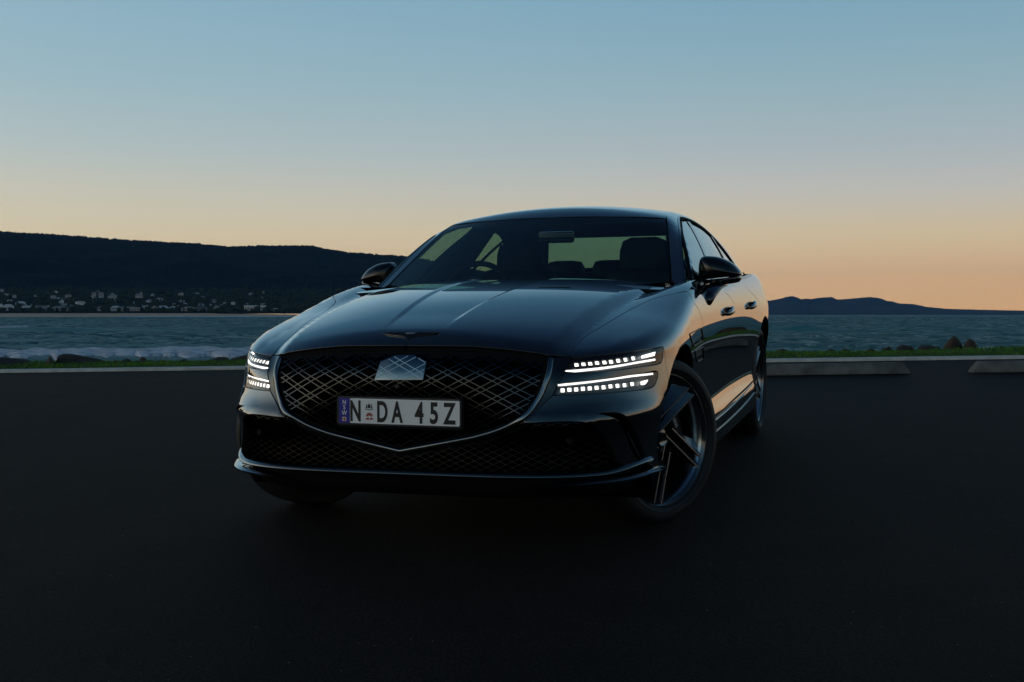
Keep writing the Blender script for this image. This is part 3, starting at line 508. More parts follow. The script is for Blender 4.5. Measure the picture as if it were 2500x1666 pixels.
# ------------------------------------------------------------------ surroundings
CX,CY,CZ=1.8912,-5.2181,.886
def polar(a,d): return np.array([CX+d*np.sin(a),CY+d*np.cos(a)])
def gz(x,y): return .0338*60*np.tanh(np.asarray(y)/60)+.0056*60*np.tanh(np.asarray(x)/60)
SEA=-3.1
rng=np.random.default_rng(7); random.seed(7)
K0=np.array([.25,9.42]); KD=np.array([.957,.289])/np.hypot(.957,.289); KN=np.array([-KD[1],KD[0]])
def kp(s,o): return K0+KD*s+KN*o
def sheet(name,X,Y,Z,m,smooth=True):
    r,c=X.shape; v=np.stack([X.ravel(),Y.ravel(),Z.ravel()],1)
    i=np.arange(r*c).reshape(r,c); f=np.stack([i[:-1,:-1].ravel(),i[:-1,1:].ravel(),i[1:,1:].ravel(),i[1:,:-1].ravel()],1)
    me=bpy.data.meshes.new(name); me.vertices.add(len(v)); me.vertices.foreach_set('co',v.ravel())
    me.loops.add(f.size); me.loops.foreach_set('vertex_index',f.ravel()); me.polygons.add(len(f)); me.polygons.foreach_set('loop_start',np.arange(0,f.size,4)); 
    me.update(calc_edges=True); me.validate(); me.polygons.foreach_set('use_smooth',[smooth]*len(f)); me.materials.append(m)
    o=bpy.data.objects.new(name,me); COL.objects.link(o); fixup(o); return o
def fixup(o):
    me=o.data
    if len(me.polygons) and sum(p.normal.z for p in me.polygons)<0: me.flip_normals()
# asphalt
ma=noisy(mat('asphalt',(.02,.02,.02),.8,0,.12),(.0100,.0074,.0062),(.0155,.0117,.0098),2.2,8,.8,150,'Object',dist=.008)
t=ma.node_tree; b=t.nodes['Principled BSDF']; co=N(t,'ShaderNodeTexCoord'); vo=N(t,'ShaderNodeTexVoronoi'); vo.inputs['Scale'].default_value=42; L(t,co.outputs['Object'],vo.inputs['Vector'])
vn=N(t,'ShaderNodeValToRGB'); ramp(vn,[(.0,(1,1,1,1)),(.09,(1,1,1,1)),(.14,(0,0,0,1))]); L(t,vo.outputs['Distance'],vn.inputs[0])
wn=N(t,'ShaderNodeTexWhiteNoise'); L(t,vo.outputs['Position'],wn.inputs[0]); gt_=N(t,'ShaderNodeMath',operation='GREATER_THAN'); gt_.inputs[1].default_value=.972; L(t,wn.outputs[0],gt_.inputs[0])
mu=N(t,'ShaderNodeMath',operation='MULTIPLY'); L(t,vn.outputs[0],mu.inputs[0]); L(t,gt_.outputs[0],mu.inputs[1])
old=b.inputs['Base Color'].links[0].from_socket; mxa=N(t,'ShaderNodeMix',data_type='RGBA'); L(t,mu.outputs[0],mxa.inputs['Factor']); L(t,old,mxa.inputs[6]); mxa.inputs[7].default_value=(.22,.21,.19,1)
ng=N(t,'ShaderNodeTexNoise'); ng.inputs['Scale'].default_value=130; ng.inputs['Detail'].default_value=3; L(t,co.outputs['Object'],ng.inputs['Vector'])
rg_=N(t,'ShaderNodeValToRGB'); ramp(rg_,[(.36,(.30,.30,.30,1)),(.5,(.85,.85,.85,1)),(.66,(2.3,2.3,2.3,1))]); L(t,ng.outputs[0],rg_.inputs[0])
mg_=N(t,'ShaderNodeMix',data_type='RGBA',blend_type='MULTIPLY'); mg_.inputs['Factor'].default_value=1; L(t,mxa.outputs[2],mg_.inputs[6]); L(t,rg_.outputs[0],mg_.inputs[7]); L(t,mg_.outputs[2],b.inputs['Base Color'])
ss=np.concatenate([-np.geomspace(900,30,14),np.linspace(-28,28,57),np.geomspace(30,900,14)]); oo=np.concatenate([-np.geomspace(900,30,16),np.linspace(-28,0.02,57)])
S,O=np.meshgrid(ss,oo); X=K0[0]+KD[0]*S+KN[0]*O; Y=K0[1]+KD[1]*S+KN[1]*O
tag(sheet('asphalt',X,Y,gz(X,Y),ma),kind='structure')
# kerb
mk=noisy(mat('kerb_concrete',(.3,.29,.27),.85,0,.2),(.52,.49,.43),(.74,.70,.62),6,8,.3,60)
sk_=np.linspace(-60,60,241); P=np.array([kp(s,.215) for s in sk_]); path=np.stack([P[:,0],P[:,1],gz(P[:,0],P[:,1])],1)
ko=sweep('kerb',path,[(-.21,-.1),(.21,-.1),(.21,.018),(.195,.024),(-.195,.024),(-.21,.016)],mk); tag(ko,kind='structure')
# verge
mv=noisy(mat('verge_soil',(.03,.035,.012),.95,0,.1),(.022,.050,.010),(.045,.100,.014),3,8,.4,40)
oo=np.array([.41,.6,1,1.5,2,2.5,3.0,3.6,4.6,6,8,11,15,22.]); zz=np.array([.012,.014,.005,-.005,-.02,-.05,-.10,-.2,-.5,-1.3,-2.5,-3.3,-3.8,-4.2]); ss=np.linspace(-70,70,281)
S,O=np.meshgrid(ss,oo); X=K0[0]+KD[0]*S+KN[0]*O; Y=K0[1]+KD[1]*S+KN[1]*O
Z=gz(X,Y)+np.interp(O,oo,zz)+.014*np.sin(S*1.3+O)*np.clip((O-.5)/1.5,0,1)+.012*np.sin(S*.47)*np.clip(O-.5,0,1)
tag(sheet('verge',X,Y,Z,mv),kind='structure')
def vz(s,o): 
    p=kp(s,o); return float(gz(p[0],p[1])+np.interp(o,oo,zz)+.014*np.sin(s*1.3+o)*np.clip((o-.5)/1.5,0,1)+.012*np.sin(s*.47)*np.clip(o-.5,0,1))
# grass
mg=noisy(mat('grass_blades',(.04,.08,.01),.6,0,.2),(.045,.140,.010),(.11,.26,.018),1.7,5)
nb=34000; s=rng.uniform(-22,16,nb); o_=.42+2.2*rng.random(nb); tuft=.6+.5*np.sin(s*2.1+1.3*np.sin(o_*3))+.3*np.sin(s*7.3+o_*5); h_=np.clip(.016+.020*tuft*rng.random(nb)+.010*rng.random(nb),.01,.07)*np.where(o_<.5,.6,1)
base=K0+KD*s[:,None]+KN*o_[:,None]; zb=gz(base[:,0],base[:,1])+np.interp(o_,oo,zz)+.014*np.sin(s*1.3+o_)*np.clip((o_-.5)/1.5,0,1)+.012*np.sin(s*.47)*np.clip(o_-.5,0,1)
an=rng.uniform(0,6.28,nb); w=.006+.006*rng.random(nb); lean=rng.normal(0,.035,(nb,2))
v0=np.stack([base[:,0]-w*np.cos(an),base[:,1]-w*np.sin(an),zb-.01],1); v1=np.stack([base[:,0]+w*np.cos(an),base[:,1]+w*np.sin(an),zb-.01],1); v2=np.stack([base[:,0]+lean[:,0],base[:,1]+lean[:,1],zb+h_],1)
V=np.stack([v0,v1,v2],1).reshape(-1,3); me=bpy.data.meshes.new('grass'); me.vertices.add(len(V)); me.vertices.foreach_set('co',V.ravel()); me.loops.add(len(V)); me.loops.foreach_set('vertex_index',np.arange(len(V))); me.polygons.add(nb); me.polygons.foreach_set('loop_start',np.arange(0,len(V),3)); me.update(calc_edges=True); me.materials.append(mg)
go=bpy.data.objects.new('grass',me); COL.objects.link(go); tag(go,'strip of green grass behind the pale kerb','grass',kind='stuff')
# wheel stops
mc=noisy(mat('stop_concrete',(.2,.19,.18),.9,0,.2),(.10,.098,.092),(.20,.19,.175),7,8,.4,70)
def wheel_stop(p_end,length,sgn,label):
    p=np.array(p_end); d=KD*sgn; c=p+d*length/2
    V=[];F=[]
    prof=[(-.085,0),(.085,0),(.075,.055),(.045,.115),(-.045,.115),(-.075,.055)]
    for e in (-1,1):
        for (a,b_) in prof:
            ins=.0 if b_<.03 else (.03 if b_<.08 else .075)
            V.append((e*(length/2-ins),a,b_))
    F=[tuple(range(6))[::-1],tuple(range(6,12))]+[(i,(i+1)%6,6+(i+1)%6,6+i) for i in range(6)]
    o=link('wheel_stop',V,F,mc,None,True); fixn(o); bevel(o,.008,2,20)
    o.location=(c[0],c[1],float(gz(c[0],c[1]))); o.rotation_euler=(math.radians(-1.9)*0,-math.atan(.0338*KD[1]+.0056*KD[0]),math.atan2(KD[1],KD[0]))
    tag(o,label,'wheel stop','concrete wheel stops at the kerb'); return o
wheel_stop((1.84,7.98),1.75,-1,'grey concrete wheel stop whose left part is hidden behind the black car')
wheel_stop((2.44,8.16),1.75,1,'grey concrete wheel stop beside the open gap, standing away from the car')
# rocks
mr_=noisy(mat('breakwater_rock',(.06,.055,.05),.9,0,.2),(.030,.028,.027),(.085,.075,.066),2.6,9,.7,9,dist=.06)
mr2=noisy(mat('brown_rock',(.08,.06,.045),.9,0,.2),(.045,.034,.026),(.12,.085,.06),2.2,9,.7,8,dist=.06)
def rock(a0,a1,zt,D,kind,skew,i):
    p0,p1=polar(a0,D),polar(a1,D); c=(p0+p1)/2; w=np.linalg.norm(p1-p0); dx=(p1-p0)/w; dn=np.array([-dx[1],dx[0]])
    zb=min(zt-.35,.0); H=zt-zb
    if kind=='spike': out=[(0,0),(.05,.45),(.45,.8),(.72,1.0),(.9,.7),(1,.35),(1,0)]
    elif kind=='long': out=[(0,0),(.0,.6),(.06,.93),(.14,1.0),(.34,.97),(.6,.9),(.86,.78),(1,.6),(1,0)]
    elif kind=='slab': out=[(0,0),(0,.88),(.08,.99),(.45,1.0),(.78,.92),(1,.68),(1,0)]
    elif kind=='big': out=[(0,0),(0,.52),(.08,.62),(.30,.82),(.5,.985),(.62,1.0),(.85,.86),(1,.62),(1,0)]
    elif kind=='bigR': out=[(0,0),(.05,.6),(.16,.86),(.40,1.0),(.62,.90),(.9,.62),(1,.38),(1,0)]
    else:
        rq=random.Random(i*7+1); out=[(0,0),(0,rq.uniform(.45,.7)),(skew*rq.uniform(.25,.5),rq.uniform(.80,.93)),(skew,1.0),(min(.95,skew+rq.uniform(.15,.4)),rq.uniform(.84,.97)),(1,rq.uniform(.45,.7)),(1,0)]
    dep=max(.22,w*.42); rr=random.Random(i*13+5); bm=bmesh.new()
    for (u,v_) in out:
        for q in (-1,-.45,.3,1):
            k=(1-.30*abs(q)**1.5); vv=v_*(1-.22*(q*q)) if v_>.1 else v_
            uu=.5+(u-.5)*(k if abs(q)>.5 else 1)
            x=(uu-.5)*w+rr.uniform(-.02,.02)*w; y=q*dep*(.8+.3*rr.random()); z=zb+H*(vv+(rr.uniform(-.03,.0) if v_>.1 and abs(q)>.3 else 0))
            bm.verts.new((x,y,z-zb))
    bmesh.ops.convex_hull(bm,input=bm.verts); 
    for v_ in [v_ for v_ in bm.verts if not v_.link_faces]: bm.verts.remove(v_)
    bmesh.ops.bevel(bm,geom=list(bm.edges),offset=.010,segments=1,affect='EDGES',clamp_overlap=True)
    bmesh.ops.triangulate(bm,faces=bm.faces); bmesh.ops.subdivide_edges(bm,edges=bm.edges,cuts=2,use_grid_fill=True)
    from mathutils import noise
    for v_ in bm.verts:
        nz=noise.noise(Vector(v_.co)*4+Vector((i*3.1,0,0)))*.014+noise.noise(Vector(v_.co)*16+Vector((0,i,0)))*.007; v_.co+=v_.normal*nz
    me=bpy.data.meshes.new('boulder'); bm.to_mesh(me); bm.free(); me.materials.append(mr2 if kind in('big','bigR') or i%4==1 else mr_)
    me.polygons.foreach_set('use_smooth',[True]*len(me.polygons))
    try: me.set_sharp_from_angle(angle=math.radians(32))
    except Exception: pass
    o=bpy.data.objects.new('boulder',me); COL.objects.link(o); o.location=(c[0],c[1],zb); o.rotation_euler=(0,0,math.atan2(dx[1],dx[0])); return o
ORD='first second third fourth fifth sixth seventh eighth ninth tenth eleventh twelfth thirteenth fourteenth fifteenth sixteenth seventeenth eighteenth nineteenth twentieth'.split()+['twenty-'+q for q in 'first second third fourth fifth sixth seventh eighth ninth'.split()]
lowc=[0,0]
lab={'slab0':'broad flat-topped boulder behind the grass, beside the small pointed rock','spike':'small pointed rock standing up like a fin beside the long boulder','long':'long dark boulder with a high left end and sloping top, tallest rock before the surf',
 'big':'tall brown peaked boulder, the higher of the pair rising above the sea rocks','bigR':'brown boulder with a sloping right side, the lower of the leaning pair','slab1':'flat slab of rock leading up to the tall peaked boulder'}
for i,(a0,a1,zt,D,kind,sk_w) in enumerate(ENV['rocks']):
    o=rock(a0,a1,zt,D,kind,sk_w,i)
    key=kind+('0' if a0<-.3 else '1') if kind=='slab' else kind
    if kind=='low':
        left=a0<-.3; j=lowc[0 if left else 1]; lowc[0 if left else 1]+=1
        tag(o,('low grey rock behind the grass, %s to the right of the long dark boulder'%ORD[j]) if left else ('low dark rock, %s from the car in the row before the open sea'%ORD[j]),'rock','low rocks before the surf' if left else 'low rocks of the breakwater')
    else: tag(o,lab[key],'rock','breakwater boulders')
# small weeds among the rocks
mw_=mat('weed_green',(.03,.045,.015),.7)
for i,(pa,zt,h) in enumerate([(-.60,.62,.10),(-.566,.60,.16),(-.552,.60,.08)]):
    p=polar(pa,17.0); zb=.18; w_=empty('weed',None,(p[0],p[1],zb)); H=.12+h*.5
    for q in range(3):
        dx=(q-1)*.03; V=[(dx-.002,0,0),(dx+.002,0,0),(dx*3+.0015,.01,H*(.8+.1*q)),(dx*3-.0015,.01,H*(.8+.1*q))]; o=link('stem',V,[(0,1,2,3)],mw_,w_,False)
        for e in range(4):
            z=H*(.8+.1*q)-.02*e; x=dx*3+(-1)**e*.010; link('leaf',[(x-.009,0,z),(x,.006,z-.008),(x+.009,0,z),(x,-.006,z+.008)],[(0,1,2,3)],mw_,w_,False)
    tag(w_,['thin dark weed between the low rocks, nearest the long boulder','tall thin weed standing between two shorter weeds by the surf','short thin weed between the rocks, nearest the car'][i],'weed','weeds among the rocks')
# sea
ms=bpy.data.materials.new('sea_water'); ms.use_nodes=True; t=ms.node_tree; b=t.nodes['Principled BSDF']
b.inputs['Roughness'].default_value=.5; b.inputs['IOR'].default_value=1.33; b.inputs['Specular IOR Level'].default_value=.06
co=N(t,'ShaderNodeTexCoord'); mp=N(t,'ShaderNodeMapping'); mp.inputs['Rotation'].default_value=(0,0,math.radians(-18)); mp.inputs['Scale'].default_value=(.22,1,1); L(t,co.outputs['Object'],mp.inputs[0])
n1=N(t,'ShaderNodeTexNoise'); n1.inputs['Scale'].default_value=.012; n1.inputs['Detail'].default_value=6; L(t,mp.outputs[0],n1.inputs['Vector'])
n2=N(t,'ShaderNodeTexNoise'); n2.inputs['Scale'].default_value=.55; n2.inputs['Detail'].default_value=5; L(t,mp.outputs[0],n2.inputs['Vector'])
n3=N(t,'ShaderNodeTexNoise'); n3.inputs['Scale'].default_value=.06; n3.inputs['Detail'].default_value=8; n3.inputs['Roughness'].default_value=.65; L(t,mp.outputs[0],n3.inputs['Vector'])
r1=N(t,'ShaderNodeValToRGB'); ramp(r1,[(.38,(.002,.100,.120,1)),(.5,(.004,.150,.165,1)),(.62,(.05,.22,.23,1))]); L(t,n1.outputs[0],r1.inputs[0])
r3=N(t,'ShaderNodeValToRGB'); ramp(r3,[(.50,(0,0,0,1)),(.68,(.8,.8,.8,1))]); L(t,n3.outputs[0],r3.inputs[0])
mxs=N(t,'ShaderNodeMix',data_type='RGBA'); mxs.inputs[7].default_value=(.20,.34,.34,1); L(t,r3.outputs[0],mxs.inputs['Factor']); L(t,r1.outputs[0],mxs.inputs[6]); L(t,mxs.outputs[2],b.inputs['Base Color'])
bp=N(t,'ShaderNodeBump'); bp.inputs['Strength'].default_value=1; bp.inputs['Distance'].default_value=.9; L(t,n2.outputs[0],bp.inputs['Height']); L(t,bp.outputs[0],b.inputs['Normal'])
aa=np.linspace(-1.45,1.5,420); dd=np.geomspace(20,15000,620); A,Dm=np.meshgrid(aa,dd); X=CX+Dm*np.sin(A); Y=CY+Dm*np.cos(A)
ph=lambda ang,lam,off: np.sin((X*math.cos(ang)+Y*math.sin(ang))*2*math.pi/lam+off)
Z=SEA+(.16*ph(1.75,31,0)+.12*ph(1.45,19,2)+.10*ph(2.0,47,1)+.07*ph(1.6,11,.5))*np.clip(1.3-Dm/2500,0.,1)*np.clip((Dm-30)/80,0,1)
a_r0,a_r1=ENV['az']['1860']-.03,ENV['az']['2140']
def ridge_wave(Z,a0,a1,d0,d1,hgt,wf,wb):
    u=np.clip((A-a0)/(a1-a0),0,1); dc=d0+(d1-d0)*u; e=np.exp(-np.where(Dm<dc,(Dm-dc)/wf,(Dm-dc)/wb)**2); m_=sst((A-a0)/(.03))*sst((a1-A)/(.05)); return Z+hgt*e*m_
Z=ridge_wave(Z,a_r0,a_r1,330,262,1.15,8,16)
Z=ridge_wave(Z,ENV['az']['-100']-.1,ENV['az']['70'],336,330,.9,6,14)
Z=ridge_wave(Z,ENV['az']['0']-.2,ENV['az']['1250'],290,330,.75,14,26)
tag(sheet('sea',X,Y,Z,ms),kind='structure')
# small wave crests, each a low ridge of water
mcr=noisy(mat('crest_water',(.2,.4,.4),.45,0,.1),(.04,.14,.15),(.34,.48,.47),.22,4,p0=.44,p1=.74)
VV=[];FF=[];fm_=[];off=0;rgc=np.random.default_rng(23)
for i in range(9000):
    a=rgc.uniform(-.78,.12); d=120*(1900/120)**(rgc.random()**.9); p=polar(a,d); Ln=rgc.uniform(1.3,5)*(d/250)**.6; hh=rgc.uniform(.06,.20)*(1+.6*(d/1000)); w=rgc.uniform(1.0,2.4)
    th=-a+rgc.normal()*.22+.10; ux=np.array([math.cos(th),math.sin(th)]); uy=np.array([-ux[1],ux[0]])
    n_=5; z0=SEA+.12
    for k in range(n_):
        t_=k/(n_-1)*2-1; e=1-t_*t_; c=p+ux*t_*Ln/2+uy*rgc.normal()*.25
        for (o2,zz_) in ((-w*.6,-.35),(-w*.15,hh*e*.75),(0,hh*e),(w*.8,-.35)): VV.append((*(c+uy*o2),z0+zz_))
    for k in range(n_-1):
        for j in range(3): FF.append((off+k*4+j,off+(k+1)*4+j,off+(k+1)*4+j+1,off+k*4+j+1))
    off+=n_*4
co_=link('wave_crests',VV,FF,mcr,None,False); tag(co_,'small pale wave crests scattered over the bay and open sea','waves',kind='stuff')
# foam
mf=bpy.data.materials.new('sea_foam'); mf.use_nodes=True; t=mf.node_tree; b=t.nodes['Principled BSDF']; b.inputs['Roughness'].default_value=.9; b.inputs['Specular IOR Level'].default_value=.1
co=N(t,'ShaderNodeTexCoord'); n1=N(t,'ShaderNodeTexNoise'); n1.inputs['Scale'].default_value=.35; n1.inputs['Detail'].default_value=9; n1.inputs['Roughness'].default_value=.62; L(t,co.outputs['Object'],n1.inputs['Vector'])
r1=N(t,'ShaderNodeValToRGB'); ramp(r1,[(.36,(.34,.38,.43,1)),(.56,(.72,.74,.78,1))]); L(t,n1.outputs[0],r1.inputs[0]); L(t,r1.outputs[0],b.inputs['Base Color'])
def foam(a0,a1,d0,d1,hgt,name='foam',na=90,nd=14,rough=.25,seed=0):
    rg=np.random.default_rng(seed); u=np.linspace(0,1,na); v=np.linspace(0,1,nd); U,V=np.meshgrid(u,v)
    e0=np.interp(u,np.linspace(0,1,na//3),rg.uniform(-1,1,na//3)); e1=np.interp(u,np.linspace(0,1,na//3),rg.uniform(-1,1,na//3))
    w=d1-d0; tpr=np.clip(np.minimum(u,1-u)*10,0,1); Dd=d0+w*(.5+(V-.5)*(.25+.75*tpr))+w*rough*(e0*(1-V)+e1*V); Aa=a0+(a1-a0)*U
    Xf=CX+Dd*np.sin(Aa); Yf=CY+Dd*np.cos(Aa); Zf=SEA+.22+hgt*np.sin(V*math.pi)*(.7+.3*rg.random(U.shape))
    Zf[0]-=.5; Zf[-1]-=.5; Zf[:,0]-=.4; Zf[:,-1]-=.4
    o=sheet('breaking_foam',Xf,Yf,Zf,mf); return o
az_=ENV['az']
f1=foam(az_['-100']-.12,az_['700']+.05,113,143,.35,na=240,nd=22,seed=1); tag(f1,'wide band of white foam washing behind the grass verge','surf foam',kind='stuff')
f2=foam(az_['-100']-.05,az_['70'],316,330,1.1,na=40,seed=2); tag(f2,'short white crest of a wave breaking in the bay','surf foam',kind='stuff')
f3=foam(az_['0']+.085,az_['700']+.02,1980,2040,1.2,na=120,seed=3); tag(f3,'thin white line of surf along the far beach','surf foam',kind='stuff')
f4=foam(a_r0,a_r1-.02,0,1,.1,na=60,nd=5,seed=4); bpy.data.objects.remove(f4)
# hills
def terr(name,ctrl,dprof,m,na,a0,a1,dd,amp,seed,base=None):
    aa=np.linspace(a0,a1,na); A,Dm=np.meshgrid(aa,dd); rid=np.interp(A,[c[0] for c in ctrl],[c[1] for c in ctrl]); Z=dprof(A,Dm,rid)
    rg=np.random.default_rng(seed)
    X=CX+Dm*np.sin(A); Y=CY+Dm*np.cos(A)
    nz=0
    for lam,am in amp:
        th=rg.uniform(0,6.28,5); nz=nz+sum(am/2.2*np.sin((X*math.cos(q)+Y*math.sin(q))*6.283/(lam*(.7+.15*i))+rg.uniform(0,6.28)) for i,q in enumerate(th))
    rnd=rg.random(A.shape)
    return A,Dm,X,Y,Z,nz,rnd
mh=noisy(mat('bushland',(.02,.03,.015),.95,0,.02),(.0045,.0085,.006),(.013,.019,.010),.012,10,0,coord='Object')
dd=np.concatenate([np.linspace(2178,2500,24),np.linspace(2530,3200,24),np.linspace(3250,4500,60),np.linspace(4560,5400,8)])
def hp(A,D,r):
    s=np.clip((D-3100)/1400,0,1); up=60+(r-60)*(s**1.25*.35+.65*sst(s)); low=np.interp(D,[2178,2250,2320,2500,2900,3100],[2.0,6.6,9,19,48,60]); f_=np.clip((r+1)/90,-.1,1)
    z=np.where(D<3100,low*f_,np.where(r>60,up,60*f_+(r-60*f_)*s)); return z-np.clip((D-4500)/900,0,1)*120
A,Dm,X,Y,Z,nz,rnd=terr('hill',ENV['ridge'],hp,mh,900,ENV['ridge'][0][0],ENV['ridge'][-1][0],dd,[(900,14),(320,9)],3)
k=np.clip((Dm-3100)/500,0,1)*np.clip((4500-Dm)/300,0,1); Z=Z+nz*k+(rnd-.5)*9*np.clip((Dm-3000)/300,0,1)
tag(sheet('hill',X,Y,Z,mh,True),kind='structure')
msd=noisy(mat('beach_sand',(.3,.22,.16),.95,0,.1),(.60,.40,.27),(.72,.51,.36),.02,5)
dd=np.linspace(2040,2190,14); aa=np.linspace(ENV['ridge'][0][0],az_['700']+.08,200); A,Dm=np.meshgrid(aa,dd); tp=np.clip((az_['700']+.06-A)/.12,0,1); X=CX+Dm*np.sin(A); Y=CY+Dm*np.cos(A); Z=-3.6+(Dm-2060)/125*6.2*(.4+.6*tp)
tag(sheet('beach',X,Y,Z,msd),kind='structure')
mm_=noisy(mat('far_range',(.03,.035,.03),.95,0,.05),(.022,.028,.022),(.05,.045,.035),.004,8)
dd=np.concatenate([np.linspace(11200,12000,30),np.linspace(12050,12800,6)])
A,Dm,X,Y,Z,nz,rnd=terr('mountain',ENV['mount'],lambda A,D,r: -3.2+(r+3.2)*np.clip((D-11200)/800,0,1)**.8-np.clip((D-12000)/800,0,1)*100,mm_,700,ENV['mount'][0][0],ENV['mount'][-1][0],dd,[(1500,16),(500,8)],5)
k=np.clip((Dm-11300)/300,0,1)*np.clip((11990-Dm)/250,0,1); Z=Z+nz*k*np.clip(Z/80,0,1)+(rnd-.5)*3*np.clip(Z/60,0,1)
tag(sheet('mountain',X,Y,Z,mm_),kind='structure')
# houses
hw={'w':(.62,.60,.57),'g':(.30,.30,.30),'b':(.36,.40,.42),'c':(.50,.40,.29),'d':(.12,.13,.15)}; HM={k_:mat('render_'+k_,v,.8) for k_,v in hw.items()}
RM={'w':mat('roof_white',(.50,.52,.54),.6),'g':mat('roof_grey',(.20,.21,.23),.7),'b':mat('roof_metal',(.42,.47,.50),.5),'c':mat('roof_tan',(.34,.31,.27),.7),'d':mat('roof_dark',(.06,.065,.075),.7)}
MW=mat('house_window',(.02,.025,.03),.1)
hl={('w',0):'white house with a pitched roof',('g',0):'grey house with a pitched roof',('b',0):'pale blue-grey hip roofed house',('c',0):'cream house with a pitched roof',('d',0):'dark house with a dark roof',('w',1):'white house with a steep gable',('c',1):'narrow cream gabled house'}
def house(a,D,w,zb,h,c,kind,i,od):
    p=polar(a,D); r=empty('house',None,(p[0],p[1],zb)); r.rotation_euler=(0,0,-a+(random.uniform(-.3,.3) if kind==0 else 0)); d=min(w*.8,11); hw_=h*(.58 if kind<3 else .85); ov=.06*w
    v,f=box_geo((0,0,hw_/2-2),(w*.92,d,hw_+4)); link('wall',v,f,HM[c],r,False)
    if kind==1: V=[(-w/2,-d/2,hw_),(w/2,-d/2,hw_),(w/2,d/2,hw_),(-w/2,d/2,hw_),(0,-d/2,h),(0,d/2,h)]; F=[(0,1,4),(2,3,5),(1,2,5,4),(3,0,4,5),(0,3,2,1)]
    elif kind in(2,3): V=[(-w/2,-d*.55,hw_),(w/2,-d*.55,hw_),(w/2,d/2,hw_),(-w/2,d/2,hw_),(-w/2,-d*.55,hw_+.5),(w/2,-d*.55,hw_+.5),(w/2,d/2,h),(-w/2,d/2,h)]; F=[(0,1,5,4),(1,2,6,5),(2,3,7,6),(3,0,4,7),(4,5,6,7),(3,2,1,0)]
    else: V=[(-w/2,-d/2-.4,hw_),(w/2,-d/2-.4,hw_),(w/2,d/2,hw_),(-w/2,d/2,hw_),(-w*.24,0,h),(w*.24,0,h)]; F=[(0,1,5,4),(2,3,4,5),(1,2,5),(3,0,4),(3,2,1,0)]
    ro=link('roof',V,F,RM[c],r,False); fixn(ro)
    nw=max(2,min(6,int(w/3.2)))
    for q in range(nw):
        x=-w*.40+w*.80*(q+.5)/nw; box('window',(x,-d/2-.03,hw_*.52),(w*.5/nw,.12,hw_*.38),MW,r)
        if kind==3: box('window',(x,-d/2-.03,hw_*.05),(w*.5/nw,.12,hw_*.30),MW,r)
    row='the beach row from the left' if D<2300 else 'the wooded slope from the left'
    if kind==2: tag(r,'long low cream building with a flat grey roof behind the far beach','building')
    elif kind==3: tag(r,'white two storey house with dark windows, the %s of the matching pair'%('left one' if i==16 else 'right one'),'house','houses in the front row along the beach')
    else: tag(r,hl[(c,kind)]+', '+ORD[od]+' along '+row,'house','houses '+row)
    return r
for i,hh in enumerate(ENV['houses']):
    rowm=sorted(q[0] for q in ENV['houses'] if (q[1]<2300)==(hh[1]<2300)); house(*hh,i,rowm.index(hh[0]))
rgh=random.Random(31)
for i in range(62):
    a=rgh.uniform(az_['0']-.03,az_['700']-.01); D=2330+620*rgh.random()**1.3; rr=float(np.interp(a,[c[0] for c in ENV['ridge']],[c[1] for c in ENV['ridge']])); zb=float(hp(a,D,rr)); w=rgh.uniform(6,12); c=rgh.choice('wwggbc')
    p=polar(a,D); r=empty('house',None,(p[0],p[1],zb)); r.rotation_euler=(0,0,-a+rgh.uniform(-.5,.5)); h1=rgh.uniform(2.4,4.2)
    v,f=box_geo((0,0,h1/2-2),(w*.92,w*.7,h1+4)); link('wall',v,f,HM[c],r,False)
    V=[(-w/2,-w*.4,h1),(w/2,-w*.4,h1),(w/2,w*.4,h1),(-w/2,w*.4,h1),(-w*.2,0,h1+2.2),(w*.2,0,h1+2.2)]; F=[(0,1,5,4),(2,3,4,5),(1,2,5),(3,0,4),(3,2,1,0)]; ro=link('roof',V,F,RM[rgh.choice('wggbcd')],r,False); fixn(ro)
    box('window',(-w*.2,-w*.35-.03,h1*.5),(w*.22,.1,h1*.4),MW,r); box('window',(w*.2,-w*.35-.03,h1*.5),(w*.22,.1,h1*.4),MW,r)
    tag(r,'small house half hidden among the dark trees above the beach row','house','small houses among the trees')
# trees between the houses
mt_=noisy(mat('coastal_tree_leaves',(.02,.03,.012),.9,0,.1),(.012,.020,.008),(.030,.045,.018),.05,6)
nt_=2300; at_=rng.uniform(ENV['ridge'][0][0],az_['1250'],nt_); dt_=2215+rng.random(nt_)**1.4*900; bmt=bmesh.new(); bmesh.ops.create_icosphere(bmt,subdivisions=1,radius=1); bv=np.array([v.co[:] for v in bmt.verts]); bf_=np.array([[v.index for v in f.verts] for f in bmt.faces]); bmt.free()
VV=[];FF=[];off=0
rr=np.interp(at_,[c[0] for c in ENV['ridge']],[c[1] for c in ENV['ridge']]); gzz=hp(at_,dt_,rr)
for i in range(nt_):
    p=polar(at_[i],dt_[i]); sx=rng.uniform(3,7); sz=rng.uniform(3,6.5); 
    if rng.random()<.06: sx*=.35; sz*=1.9
    q=bv*(1+.25*rng.normal(size=(len(bv),1)))*[sx,sx,sz]+[p[0],p[1],gzz[i]+sz*.6]; VV.append(q); FF.append(bf_+off); off+=len(bv)
VV=np.vstack(VV);FF=np.vstack(FF); me=bpy.data.meshes.new('coastal_trees'); me.vertices.add(len(VV)); me.vertices.foreach_set('co',VV.ravel()); me.loops.add(FF.size); me.loops.foreach_set('vertex_index',FF.ravel()); me.polygons.add(len(FF)); me.polygons.foreach_set('loop_start',np.arange(0,FF.size,3)); me.update(calc_edges=True); me.materials.append(mt_)
to=bpy.data.objects.new('coastal_trees',me); COL.objects.link(to); tag(to,'dark scrub and trees filling the slope between the far houses','trees',kind='stuff')
